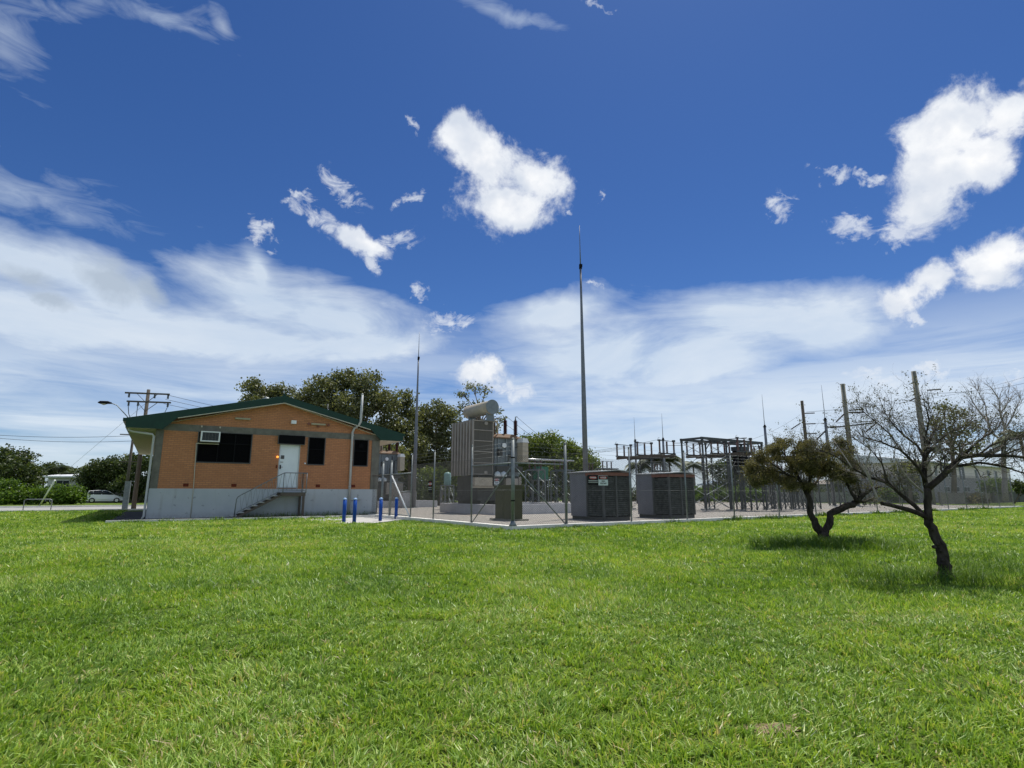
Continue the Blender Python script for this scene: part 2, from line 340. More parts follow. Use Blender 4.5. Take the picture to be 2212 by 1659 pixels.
def plinthmat():
    m = bpy.data.materials.new('grey_painted_plinth'); m.use_nodes = True; nt = m.node_tree; NTcur[0] = nt
    b = nt.nodes['Principled BSDF']; b.inputs['Roughness'].default_value = .75
    tc = nt.nodes.new('ShaderNodeTexCoord'); O = tc.outputs['Object']
    n = noise_(O, 1.2, 6, .6); n2 = noise_(O, 9, 6, .7)
    c = mix_(math_('MULTIPLY_ADD', math_('SUBTRACT', n, .5), 2, .5, True), (.38, .42, .44, 1), (.45, .485, .50, 1))
    sp = nt.nodes.new('ShaderNodeSeparateXYZ'); nt.links.new(O, sp.inputs[0])
    low = math_('MULTIPLY', math_('SUBTRACT', .38, sp.outputs[2]), 2.2, None, True)   # splashed dirt along the foot
    c = mix_(math_('MULTIPLY', low, math_('MULTIPLY_ADD', math_('SUBTRACT', n2, .45), 3, .3, True)), c, (.17, .155, .13, 1))
    pat = math_('GREATER_THAN', noise_(O, 5.5, 2, .5), .69)
    c = mix_(math_('MULTIPLY', pat, .45), c, (.16, .17, .17, 1))
    st = noise_(vmath_('MULTIPLY', O, (1, 1, .12)), 3.2, 6, .7)
    c = mix_(math_('MULTIPLY_ADD', math_('SUBTRACT', st, .55), 2.4, 0, True), c, (.27, .27, .25, 1))
    nt.links.new(c, b.inputs['Base Color'])
    return m
M['plinth'] = plinthmat()
def gravelmat():
    m = bpy.data.materials.new('yard_gravel'); m.use_nodes = True; nt = m.node_tree; NTcur[0] = nt
    b = nt.nodes['Principled BSDF']; b.inputs['Roughness'].default_value = .9
    tc = nt.nodes.new('ShaderNodeTexCoord'); O = tc.outputs['Object']
    vo = nt.nodes.new('ShaderNodeTexVoronoi'); nt.links.new(O, vo.inputs['Vector']); vo.inputs['Scale'].default_value = 26
    g = mix_(vo.outputs['Color'], (.16, .145, .125, 1), (.40, .37, .32, 1))
    n = noise_(O, .28, 6, .65); n2 = noise_(O, 1.1, 6, .7)
    g = mix_(math_('MULTIPLY', math_('MULTIPLY_ADD', math_('SUBTRACT', n, .56), 7, 0, True), .6), g, (.36, .25, .155, 1))
    g = mix_(math_('MULTIPLY', math_('MULTIPLY_ADD', math_('SUBTRACT', n2, .62), 8, 0, True), .5), g, (.14, .15, .08, 1))
    nt.links.new(g, b.inputs['Base Color'])
    bn = nt.nodes.new('ShaderNodeBump'); bn.inputs['Strength'].default_value = .8; bn.inputs['Distance'].default_value = .02
    nt.links.new(vo.outputs['Distance'], bn.inputs['Height']); nt.links.new(bn.outputs[0], b.inputs['Normal'])
    return m
M['gravel'] = gravelmat()
def groundmat():
    m = bpy.data.materials.new('lawn_ground'); m.use_nodes = True; nt = m.node_tree; NTcur[0] = nt
    b = nt.nodes['Principled BSDF']; b.inputs['Roughness'].default_value = .95; b.inputs['Specular IOR Level'].default_value = .1
    tc = nt.nodes.new('ShaderNodeTexCoord'); O = tc.outputs['Object']
    n = noise_(O, .35, 6, .6); n2 = noise_(O, 14, 6, .7)
    c = mix_(math_('MULTIPLY_ADD', math_('SUBTRACT', n, .5), 2.4, .5, True), (.10, .165, .022, 1), (.16, .22, .035, 1))
    c = mix_(math_('MULTIPLY_ADD', math_('SUBTRACT', n2, .5), 3, .35, True), c, (.05, .07, .02, 1))
    nt.links.new(c, b.inputs['Base Color'])
    bn = nt.nodes.new('ShaderNodeBump'); bn.inputs['Strength'].default_value = 1; bn.inputs['Distance'].default_value = .05
    nt.links.new(n2, bn.inputs['Height']); nt.links.new(bn.outputs[0], b.inputs['Normal'])
    return m
M['ground'] = groundmat()
M['dirt'] = mat('bare_earth', (.10, .065, .035), .95, 0, .35, 55, 1, 60, col2=(.42, .32, .19))
M['grass'] = leafmat('grass_blades', (.06, .125, .010), (.42, .48, .12), .36, .42, .30, stops=[(0, (.068, .145, .016)), (.35, (.180, .315, .038)), (.7, (.345, .49, .085)), (.92, (.50, .54, .15)), (1, (.56, .47, .26))])
M['tallgrass'] = leafmat('tall_grass_blades', (.040, .105, .014), (.19, .29, .035), .35, .5, .25)
M['euc'] = leafmat('eucalypt_leaves', (.055, .070, .026), (.21, .225, .10), .35, .5, .35)
M['mango'] = leafmat('mango_leaves', (.030, .058, .012), (.20, .26, .045), .35, .45, .35)
M['hedgeleaf'] = leafmat('hedge_leaves', (.030, .070, .010), (.16, .26, .032), .35, .5, .3)
M['palmleaf'] = leafmat('palm_leaves', (.025, .042, .014), (.10, .13, .05), .3, .5, .3)
M['darkleaf'] = leafmat('dark_thicket_leaves', (.022, .038, .012), (.10, .135, .04), .3, .5, .3)
M['paper'] = leafmat('paperbark_leaves', (.050, .050, .026), (.205, .185, .09), .42, .6, .2)
M['twigleaf'] = leafmat('sparse_olive_leaves', (.05, .052, .028), (.12, .12, .065), .3, .6, .2)

# ---------------------------------------------------------------- ground, yard, road
def sheet(name, pts, z, m):
    o = MB().add([(p[0], p[1], z) for p in pts], [tuple(range(len(pts)))]).build(name, m)
    return tag(o, kind='structure')
sheet('ground', [(-600, -60), (600, -60), (600, 900), (-600, 900)], 0, M['ground'])
g = MB().add([(0,0,0),(58,0,0),(58,50,0),(-6,50,0),(-6,13.6,0),(0,13.6,0)], [(0,1,2,3,4,5)]).build('gravel_yard', M['gravel'], None, (YO.x, YO.y, .012), YA); tag(g, kind='structure')
# road on the left, running with the front of the building
RD = Vector((math.sin(R(56)), math.cos(R(56)), 0)); RNv = Vector((-RD.y, RD.x, 0)); RP = Vector((-30.8, 38.0, 0))
def rw(u, v, z=0): return RP+RD*u+RNv*v+Vector((0,0,z))
sheet('road', [rw(-90, 0), rw(6, 0), rw(6, 13.5), rw(-90, 13.5)], .010, M['asphalt'])
k = MB(); k.bar(rw(-90, 13.6, .07), rw(8, 13.6, .07), .2, .14); tag(k.build('kerb', M['kerb']), kind='structure')
k = MB(); k.bar(rw(-90, -.15, .05), rw(6, -.15, .05), .2, .10); tag(k.build('kerb', M['kerb']), kind='structure')
sheet('concrete_pad', [(-7.25, 22.3), (-5.6, 22.9), (-4.9, 26.0), (-5.9, 28.2), bw(9.9, -.3), bw(6.3, -.9)], .016, M['conc'])

def fence_foot():
    b = MB()
    b.box(-.14, .14, -.14, 13.2, 0, .13); b.box(.14, 52, -.14, .14, 0, .13)
    o = b.build('concrete_kerb', M['kerb'], None, YO, YA); tag(o, kind='structure')
fence_foot()

# ---------------------------------------------------------------- chain link fence round the yard
SR = [2.29, 5.54, 8.84, 12.1, 15.7, 19.1, 22.5, 26.0, 29.4, 32.7, 36.6, 40.0, 43.3, 47.0, 50.5]
TL = [2.74, 5.9, 8.2]
def link_panel(b, p, d, L, z0=.16, z1=2.45, pitch=.078, r=.0019):
    "woven wire: two families of slanting wires"
    H = z1-z0; u = -H
    n = Vector((-d.y, d.x, 0))
    while u < L:
        for sgn in (1, -1):
            a0, a1 = max(u, 0), min(u+H, L)
            if a1 > a0:
                za, zb = z0+(a0-u), z0+(a1-u)
                if sgn < 0: za, zb = z0+z1-za, z0+z1-zb
                A = p+d*a0+n*(.004*sgn)+Vector((0,0,za)); B = p+d*a1+n*(.004*sgn)+Vector((0,0,zb))
                b.bar(A, B, 2*r, 2*r)
        u += pitch
    return b
def post(b, s, t, h=2.95, r=.032, n=8):
    b.tube([(s,t,0),(s,t,h)], r, n); b.lathe((s,t,h), [(r*1.2,0),(r*1.1,.03),(.004,.05)], n); return b
def main_fence():
    f = empty('chain_link_fence', YO, YA, 'galvanised chain-link fence with bare wires on top around the gravel yard, nearest the lawn', 'fence')
    X, Yv = Vector((1,0,0)), Vector((0,1,0))
    cp = MB(); cp.tube([(0,0,0),(0,0,3.0)], .062, 12); cp.lathe((0,0,3.0), [(.07,0),(.06,.03),(.004,.05)], 12)
    cp.lathe((0,0,0), [(.14,.13),(.10,.2),(.064,.3)], 12); cp.build('corner_post', M['galv'], f)
    for z in (2.38, .95): bd = MB(); bd.lathe((0,0,z), [(.072,-.02),(.072,.02)], 12); bd.build('dark_band', M['blackframe'], f)
    for s in SR: post(MB(), s, 0, 2.95, .05 if s == SR[0] else .034).build('post', M['galv'], f)
    for t in TL: post(MB(), 0, t, 2.95).build('post', M['galv'], f)
    MB().tube([(0,0,2.2),(SR[0],0,2.2)], .025, 8).build('rail', M['galv'], f)
    MB().tube([(0,0,2.2),(0,TL[0],2.2)], .025, 8).build('rail', M['galv'], f)
    MB().tube([(.03,0,2.12),(SR[0]-.04,0,.12)], .021, 8).build('brace', M['galv'], f)
    MB().tube([(0,.03,2.12),(0,TL[0]-.04,.12)], .021, 8).build('brace', M['galv'], f)
    link_panel(MB(), Vector((.06,0,0)), X, 50.4).build('wire_mesh', M['meshwire'], f)
    link_panel(MB(), Vector((0,.06,0)), Yv, 8.1).build('wire_mesh', M['meshwire'], f)
    for z in (2.62, 2.76, 2.90, 2.46, .17, 1.3):
        MB().tube([(0,0,z),(50.5,0,z)], .0035, 4).build('line_wire', M['wire'], f)
        MB().tube([(0,0,z),(0,8.2,z)], .0035, 4).build('line_wire', M['wire'], f)
main_fence()
def gate():
    f = empty('yard_gate', yw(0, 8.2), YA, 'steel mesh gate with thick round posts between the fence and the brick building', 'gate')
    for t in (2.45, 3.55): post(MB(), 0, t, 2.72, .062, 12).build('post', M['galv'], f)
    MB().tube([(0,0,2.1),(0,5.0,2.1)], .028, 8).build('rail', M['galv'], f)
    MB().tube([(0,2.4,2.08),(0,.05,.12)], .035, 8).build('brace', M['white'], f)
    link_panel(MB(), Vector((0,.03,0)), Vector((0,1,0)), 4.9, .16, 2.1).build('wire_mesh', M['meshwire'], f)
    MB().tube([(0,.03,.2),(0,4.9,.2)], .02, 8).build('bottom_rail', M['galv'], f)
gate()
def far_fence():
    f = empty('boundary_fence', yw(51.5, 0), YA, 'tall thin-posted chain-link fence on the far right side of the yard', 'fence')
    for i in range(13): post(MB(), 0, 2+i*3.4, 2.95, .035).build('post', M['galv'], f)
    for i in range(1, 11): post(MB(), -i*3.4-.4, 46, 2.95, .035).build('post', M['galv'], f)
    for z in (2.45, 2.62, 2.76, 2.9):
        MB().tube([(0,0,z),(0,46,z),(-36,46,z)], .005, 4).build('line_wire', M['wire'], f)
    b = link_panel(MB(), Vector((0,0,0)), Vector((0,1,0)), 46, .1, 2.45, .3, .003); b.build('wire_mesh', M['meshwire'], f)
far_fence()
def text_obj(s, size, m, parent, loc, rot=(R(90),0,0), bold=.0):
    cu = bpy.data.curves.new('lettering', 'FONT'); cu.body = s; cu.size = size; cu.align_x = 'CENTER'; cu.align_y = 'CENTER'; cu.offset = bold; cu.extrude = .001
    o = bpy.data.objects.new('tmp', cu); COL.objects.link(o)
    dg = bpy.context.evaluated_depsgraph_get(); me = bpy.data.meshes.new_from_object(o.evaluated_get(dg)); bpy.data.objects.remove(o)
    me.name = 'lettering'; me.materials.clear(); me.materials.append(m)
    q = bpy.data.objects.new('lettering', me); COL.objects.link(q); q.parent = parent; q.location = loc; q.rotation_euler = rot
    return q
def oval(b, cx, cz, rx, rz, y, n=24):
    return b.add([(cx+rx*math.cos(2*math.pi*i/n), y, cz+rz*math.sin(2*math.pi*i/n)) for i in range(n)], [tuple(range(n))])
def danger_sign(loc, rz, w, h, label, dark=False):
    f = empty('warning_sign', loc, rz, label, 'sign')
    if dark:
        MB().box(-w/2, w/2, -.004, .004, 0, h).build('plate', M['signblack'], f)
        oval(MB(), 0, h*.72, w*.36, h*.16, -.008).build('oval_band', M['signred'], f)
        text_obj('DANGER', h*.2, M['signwhite'], f, (0, -.012, h*.72), bold=.002)
        for zz in (.42, .26):
            b = MB(); x = -w*.44
            while x < w*.42:
                l = random.uniform(.03, .06); b.box(x, min(x+l, w*.44), -.008, -.005, h*zz-.014, h*zz+.014); x += l+.012
            b.build('print_line', M['pipe'], f)
    else:
        MB().box(-w/2, w/2, -.004, .004, 0, h).build('plate', M['signwhite'], f)
        MB().box(-w*.485, w*.485, -.007, -.004, h*.60, h*.97).build('header', M['signblack'], f)
        oval(MB(), 0, h*.785, w*.42, h*.14, -.010).build('oval_band', M['signred'], f)
        text_obj('DANGER', h*.2, M['signwhite'], f, (0, -.014, h*.785), bold=.002)
        text_obj('HIGH', h*.2, M['signblack'], f, (0, -.008, h*.43), bold=.002)
        text_obj('VOLTAGE', h*.2, M['signblack'], f, (0, -.008, h*.20), bold=.002)
    return f
danger_sign(yw(3.55, -.06, 1.50), YA, .52, .36, 'black warning sign with red oval hung on the fence mesh left of the white one', True)
danger_sign(yw(4.06, -.06, 1.48), YA, .48, .36, 'white high voltage warning sign on the fence in front of the louvred shed')

# ---------------------------------------------------------------- brick control building
def wall_cells(b, x0, x1, z0, z1, y0, y1, holes):
    xs = sorted({x0, x1, *[h[0] for h in holes], *[h[1] for h in holes]}); zs = sorted({z0, z1, *[min(max(h[2], z0), z1) for h in holes], *[min(max(h[3], z0), z1) for h in holes]})
    xs = [x for x in xs if x0 <= x <= x1]
    for zi in range(len(zs)-1):
        run = None
        for xi in range(len(xs)-1):
            cx, cz = (xs[xi]+xs[xi+1])/2, (zs[zi]+zs[zi+1])/2
            solid = not any(h[0] < cx < h[1] and h[2] < cz < h[3] for h in holes)
            if solid and run is None: run = xs[xi]
            if not solid and run is not None: b.box(run, xs[xi], y0, y1, zs[zi], zs[zi+1]); run = None
        if run is not None: b.box(run, xs[-1], y0, y1, zs[zi], zs[zi+1])
    return b
def building():
    f = empty('control_building', BO, BA, 'low orange brick building with dark green gable roof and grey painted base', 'building')
    WD, DP = 10.37, 20.0
    holes = [(1.68, 3.95, 2.63, 4.02), (5.27, 6.26, 1.42, 3.60), (6.66, 7.46, 2.65, 4.02), (9.01, 9.75, 2.64, 4.02)]
    b = MB(); wall_cells(b, .28, 9.98, 1.4, 4.02, 0, .24, holes)
    b.prism([(.28, 4.34), (9.98, 4.34), (9.98, 4.60), (5.2, 5.72), (.28, 4.60)], 0, .24)
    b.box(.02, .24, 4.5, DP-.1, 1.4, 4.1); b.box(.24, WD-.24, DP-.3, DP-.06, 1.4, 4.1)
    b.prism([(.24, 4.1), (WD-.24, 4.1), (WD-.24, 4.5), (5.2, 5.7), (.24, 4.5)], DP-.3, DP-.06)
    b.box(WD-.24, WD-.02, .34, DP-.06, 1.4, 4.1)
    b.build('brick_wall', M['brick'], f)
    p = MB(); p.box(-.03, WD, -.03, .26, 0, 1.4); p.box(-.03, .26, .26, DP, 0, 1.4); p.box(WD-.26, WD, .26, DP, 0, 1.4); p.box(.26, WD-.26, DP-.3, DP, 0, 1.4)
    p.build('plinth', M['plinth'], f)
    for bx in ((-.02, .28, -.015, .3, 1.402, 4.02), (9.98, WD+.03, -.05, .34, 1.402, 4.02), (WD+.002, WD+.05, -.052, .34, 0, 1.40)): c = MB(); c.box(*bx); c.build('concrete_column', M['cgrey'], f)
    c = MB(); c.box(-.02, WD+.03, -.012, .25, 4.02, 4.34); c.build('concrete_beam', M['cgrey'], f)
    for t in (5, 10, 15):
        for bx in ((-.04, .22, t-.15, t+.15, 1.402, 4.1), (WD-.22, WD+.04, t-.15, t+.15, 1.402, 4.1)): c = MB(); c.box(*bx); c.build('concrete_column', M['cgrey'], f)
    MB().box(.26, WD-.26, .3, DP-.3, 1.3, 1.38).build('floor', M['conc'], f)
    # roof: two corrugated slopes
    xe0, xe1, xr, ze, zr, y0, y1 = -1.16, 11.6, 5.28, 4.47, 6.03, -.34, DP+.5
    rf = MB(); n = 130
    for (xa, za, xb, zb) in ((xe0, ze, xr, zr), (xr, zr, xe1, ze)):
        ys = np.linspace(y0, y1, n); vs = []
        for i, yy in enumerate(ys):
            o = .012 if i % 2 else -.012
            vs += [(xa, yy, za+o), (xb, yy, zb+o)]
        rf.add(vs, [(2*i, 2*i+2, 2*i+3, 2*i+1) for i in range(n-1)])
    roof = rf.build('roof', M['rooftop'], f)
    MB().tube([(xr, y0, zr+.03), (xr, y1, zr+.03)], .07, 6).build('ridge_cap', M['green'], roof)
    def slope_z(x): return ze+(zr-ze)*(x-xe0)/(xr-xe0) if x < xr else zr-(zr-ze)*(x-xr)/(xe1-xr)
    for ya, yb in ((y0-.03, y0+.02), (y1-.02, y1+.03)):
        g = MB()
        g.prism([(xe0, 4.03), (xe0, ze-.02), (xr, zr-.02), (xe1, ze-.02), (xe1, 4.03), (10.35, 4.03), (9.75, slope_z(9.75)-.34), (xr, zr-.36), (.75, slope_z(.75)-.34), (.22, 4.03)], ya, yb)
        g.build('barge_board', M['green'], f)
    cr = MB()
    cr.bar((.75, y0+.01, slope_z(.75)-.36), (xr, y0+.01, zr-.38), .10, .035); cr.bar((xr, y0+.01, zr-.38), (9.75, y0+.01, slope_z(9.75)-.36), .10, .035)
    cr.build('barge_trim', M['cream'], f)
    so_ = MB(); so_.box(xe0+.02, -.04, y0+.03, y1-.03, 4.03, 4.06); so_.box(WD+.045, xe1-.02, y0+.03, y1-.03, 4.03, 4.06)
    so_.add([(.2, y0+.03, 4.3), (xr, y0+.03, zr-.36), (xr, .0, zr-.36), (.2, .0, 4.3)], [(0, 1, 2, 3)])
    so_.add([(xr, y0+.03, zr-.36), (10.2, y0+.03, 4.3), (10.2, .0, 4.3), (xr, .0, zr-.36)], [(0, 1, 2, 3)])
    so_.build('soffit', M['cream'], f)
    fa = MB(); fa.box(xe0-.02, xe0+.02, y0, y1, 4.03, ze); fa.box(xe1-.02, xe1+.02, y0, y1, 4.03, ze)
    fa.bar((xe0-.08, y0, ze-.09), (xe0-.08, y1, ze-.09), .13, .13); fa.bar((xe1+.08, y0, ze-.09), (xe1+.08, y1, ze-.09), .13, .13)
    fa.build('gutter', M['green'], f)
    # windows
    def window(x0, x1, z0, z1, mull=(), trans=(), fr=.04):
        w = MB(); w.box(x0-fr, x1+fr, -.035, -.002, z0-fr, z0); w.box(x0-fr, x0, -.035, -.002, z0, z1); w.box(x1, x1+fr, -.035, -.002, z0, z1); w.box(x0-fr, x1+fr, -.036, -.013, z1, z1+fr*.6)
        wo = w.build('window', M['frame'], f)
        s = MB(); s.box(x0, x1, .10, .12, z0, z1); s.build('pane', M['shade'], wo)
        q = MB()
        for xx in (x0, x1-.04): q.box(xx, xx+.04, .0, .05, z0, z1)
        for xx in mull: q.box(xx-.02, xx+.02, .0, .05, z0, z1)
        for zz in (z0, z1-.04)+tuple(trans): q.box(x0, x1, .004, .046, zz, zz+.04)
        q.build('security_frame', M['blackframe'], wo)
        g = MB()
        for i in range(int((x1-x0)/.03)): g.box(x0+i*.03, x0+i*.03+.014, .055, .062, z0, z1)
        for i in range(int((z1-z0)/.03)): g.box(x0, x1, .062, .068, z0+i*.03, z0+i*.03+.014)
        g.build('security_mesh', M['black'], wo)
        return wo
    window(1.68, 3.95, 2.63, 4.02, (2.53, 3.25), (3.5,)); window(6.66, 7.46, 2.65, 4.02, (), (3.4,)); window(9.01, 9.75, 2.64, 4.02, (), (3.4,))
    MB().box(1.68, 2.53, -.02, .09, 3.47, 4.02).build('infill_panel', M['blackframe'], f)
    fan = MB(); fan.lathe((9.38, -.005, 3.7), [(.13, 0), (.13, .02)], 16, (0, 1, 0)); fan.build('extract_fan', M['black'], f)
    # door
    d = MB(); d.box(5.31, 6.22, .06, .11, 1.44, 3.58); do = d.build('door', M['door'], f)
    h = MB(); h.box(5.35, 5.40, .02, .06, 2.38, 2.58); h.build('handle', M['blackframe'], do)
    h = MB(); h.box(5.37, 5.53, .048, .06, 2.88, 3.06); h.build('door_plate', M['frame'], do)
    n1 = MB(); n1.box(5.36, 5.50, .053, .06, 2.68, 2.75); n1.box(5.42, 5.50, .053, .06, 2.44, 2.50); n1.build('notice', M['pipe'], do)
    h = MB(); h.box(5.27, 5.31, .0, .12, 1.42, 3.6); h.box(6.22, 6.26, .0, .12, 1.42, 3.6); h.box(5.31, 6.22, .0, .12, 3.58, 3.60); h.box(5.31, 6.22, .03, .06, 1.44, 1.50); h.build('door_frame', M['pipe'], f)
    h = MB(); h.box(5.17, 6.42, -.16, -.014, 3.63, 4.06); h.build('door_hood', M['black'], f)
    h = MB(); h.box(5.15, 5.17, -.17, -.013, 3.60, 4.06); h.box(6.42, 6.44, -.17, -.013, 3.60, 4.06); h.box(5.17, 6.42, -.17, -.013, 3.60, 3.63); h.build('hood_frame', M['frame'], f)
    # air conditioner
    a = MB(); a.box(1.74, 2.54, -.42, -.02, 3.55, 4.03); ao = a.build('air_conditioner', M['cream'], f)
    a = MB(); a.box(1.74, 2.54, -.44, -.42, 3.55, 3.60); a.box(1.74, 2.54, -.44, -.42, 3.98, 4.03); a.box(1.74, 1.80, -.44, -.42, 3.6, 3.98); a.box(2.48, 2.54, -.44, -.42, 3.6, 3.98); a.build('casing_frame', M['white'], ao)
    a = MB(); a.box(1.80, 2.48, -.424, -.421, 3.6, 3.98); a.build('coil', M['glass'], ao)
    a = MB()
    for i in range(8): a.box(1.80, 2.48, -.434, -.428, 3.62+i*.046, 3.632+i*.046)
    for i in range(4): a.box(1.92+i*.14, 1.935+i*.14, -.436, -.434, 3.6, 3.98)
    a.build('grille', M['frame'], ao)
    a = MB(); a.bar((1.6, -.04, 3.48), (2.55, -.04, 3.48), .03, .04); a.tube([(1.60, -.035, 3.48), (1.62, -.035, 3.3), (1.69, -.045, 1.42), (1.70, -.05, .1)], .017, 6); a.build('drain_conduit', M['cream'], f)
    for x in (1.76, 2.53): MB().box(x-.03, x+.03, -.05, -.013, 4.24, 4.32).build('bracket', M['cream'], f)
    for x in (1.26, 3.25, 7.14, 8.96):
        v = MB(); v.box(x, x+.22, -.008, .0, 1.49, 1.63)
        for i in range(4): v.box(x+.01, x+.21, -.014, -.009, 1.505+i*.032, 1.517+i*.032)
        v.build('air_brick', M['redvent'], f)
    # lights
    l = MB(); l.box(3.14, 3.81, -.10, -.002, 4.72, 4.80); l.build('light_fitting', M['lampglass'], f)
    l = MB(); l.box(6.70, 7.42, -.10, -.002, 4.68, 4.76); lo = l.build('light_fitting', M['lampglass'], f)
    l = MB()
    for x in (6.55, 7.55): l.lathe((x, -.18, 4.70), [(.07, 0), (.055, .08), (.02, .17)], 10, (0, 1, 0))
    l.bar((6.5, -.06, 4.72), (7.6, -.06, 4.72), .03, .03); l.box(7.0, 7.12, -.12, -.002, 4.58, 4.64); l.build('spot_lamp', M['rust'], lo)
    l = MB(); l.box(5.71, 5.95, -.16, -.002, 4.66, 4.83); l.build('alarm_box', M['white'], f)
    l = MB(); l.lathe((5.20, -.09, 2.97), [(.035, 0), (.05, .04), (.05, .09)], 14, (0, 1, 0)); l.build('alarm_lamp', M['amber'], f)
    l = MB(); l.lathe((6.54, -.06, 2.68), [(.03, 0), (.045, .03), (.045, .06)], 12, (0, 1, 0)); l.build('door_bell', M['white'], f)
    l = MB(); l.box(5.16, 5.22, -.05, -.002, 2.42, 2.56); l.build('key_box', M['redvent'], f)
    # pipes
    p = MB(); p.tube([(8.87, -.11, .10), (8.85, -.11, 4.40), (8.92, -.14, 4.60), (9.10, -.34, 4.78), (9.16, -.44, 4.95), (9.18, -.44, 6.42)], .062, 12)
    p.lathe((9.18, -.44, 6.42), [(.066, 0), (.055, .05), (.02, .08)], 12)
    for z in (1.5, 2.9, 4.2): p.lathe((8.86, -.11, z), [(.075, 0), (.075, .05)], 12)
    p.tube([(8.87, -.11, .86), (9.46, -.11, .86)], .035, 8); p.box(8.8, 8.96, -.18, -.03, .02, .12)
    p.build('vent_pipe', M['pipe'], f)
    p = MB(); p.tube([(xe0+.1, y0+.25, 4.05), (xe0+.1, y0+.25, 3.95), (xe0+.25, y0+.27, 3.88), (-.15, -.10, 3.80), (-.09, -.08, 3.70), (-.10, -.08, .2), (-.16, -.1, .08)], .048, 10)
    p.build('downpipe', M['pipe'], f)
    p = MB(); p.lathe((4.9, 3.0, 5.95), [(.16, 0), (.16, .12), (.26, .2), (.26, .34), (.05, .46)], 14); p.build('roof_ventilator', M['galv'], f)
    p = MB(); p.tube([(8.6, 4.6, 5.0), (8.6, 4.6, 6.55)], .018, 6); p.bar((8.15, 4.6, 6.5), (8.65, 4.6, 6.5), .02); p.build('roof_antenna', M['wire'], f)
    # crack lines / service plates on the plinth
    ap = MB(); ap.box(-1.25, 10.6, -1.55, -.035, 0, .085); ap.box(-1.25, -.035, -.035, 12, 0, .085)
    a2 = ap.build('apron', M['bitumen'], None, BO, BA); tag(a2, kind='structure')
    ap = MB(); ap.box(-1.35, 10.6, -1.66, -1.55, 0, .11); a2 = ap.build('apron_edging', M['kerb'], None, BO, BA); tag(a2, kind='structure')
building()
def stairs():
    f = empty('entry_stair', bw(0, 0), BA, 'steel stair and landing with zigzag handrail leading up to the white door', 'stairs')
    y0, y1 = -1.05, -.08
    MB().box(5.30, 6.45, y0, y1, 1.20, 1.235).build('landing', M['galv_dark'], f)
    s = MB(); s.box(5.30, 6.45, y0, y0+.05, 1.05, 1.20); s.box(5.3, 6.45, y1-.05, y1, 1.05, 1.20); s.build('landing_beam', M['wood'], f)
    st = MB()
    for y in (y0+.02, y1-.02): st.bar((3.3, y, .0), (5.35, y, 1.11), .04, .10)
    st.build('stringer', M['wood'], f)
    for i in range(7):
        x = 3.40+i*.285; z = .14+i*.152
        t = MB(); t.box(x-.14, x+.14, y0+.05, y1-.05, z, z+.035); t.build('tread', M['pipe'], f)
    for x, y in ((6.38, y0+.05), (6.38, y1-.08)): MB().box(x-.05, x+.05, y-.04, y+.04, .08, 1.06).build('leg', M['wood'], f)
    for y in (y0, ):
        r = MB(); r.tube([(3.38, y, .1), (3.42, y, .92), (3.47, y, 1.02), (3.56, y, 1.09), (5.30, y, 2.10), (5.40, y, 2.15), (5.5, y, 2.16), (6.48, y, 2.16)], .022, 8)
        r.tube([(6.46, y, 1.2), (6.46, y, 2.16)], .022, 8); r.tube([(5.40, y, 1.2), (5.40, y, 2.14)], .02, 8)
        r.tube([(6.48, y, 2.16), (6.48, y1, 2.16), (6.48, y1, 1.2)], .022, 8)
        r.tube([(3.5, y, .34), (5.35, y, 1.34), (6.46, y, 1.32)], .013, 6)
        x = 3.55
        while x < 5.3:
            zt = 1.085+(x-3.56)*.582; r.bar((x, y, zt), (x+.10, y, .36+(x+.1-3.5)*.54), .012); r.bar((x+.20, y, zt+.11), (x+.10, y, .36+(x+.1-3.5)*.54), .012); x += .22
        x = 5.45
        while x < 6.3: r.bar((x, y, 2.15), (x+.11, y, 1.33), .012); r.bar((x+.22, y, 2.15), (x+.11, y, 1.33), .012); x += .24
        r.build('handrail', M['galv'], f)
stairs()

# ---------------------------------------------------------------- bollards
def bollards():
    P = [((-6.84, 23.24), 'leftmost blue bollard in front of the grey base of the building'), ((-6.32, 22.89), 'blue bollard just right of the vent pipe, second from the left'),
         ((-5.71, 24.75), 'blue bollard left of the thick gate posts, past the building corner'), ((-5.45, 26.8), 'farthest blue bollard, right of the thick gate posts')]
    b0 = None
    for (p, lab) in P:
        if b0 is None:
            b0 = empty('bollard', (p[0], p[1], 0), 0, lab, 'bollard', 'blue bollards beside the yard gate')
            MB().tube([(0,0,0),(0,0,.93)], .075, 14).build('post', M['blue'], b0)
            MB().lathe((0,0,.93), [(.08,0),(.078,.03),(.05,.065),(.01,.08)], 14).build('cap', M['bluecap'], b0)
        else:
            c = copy_tree(b0); c.location = (p[0], p[1], 0); c['label'] = lab
bollards()

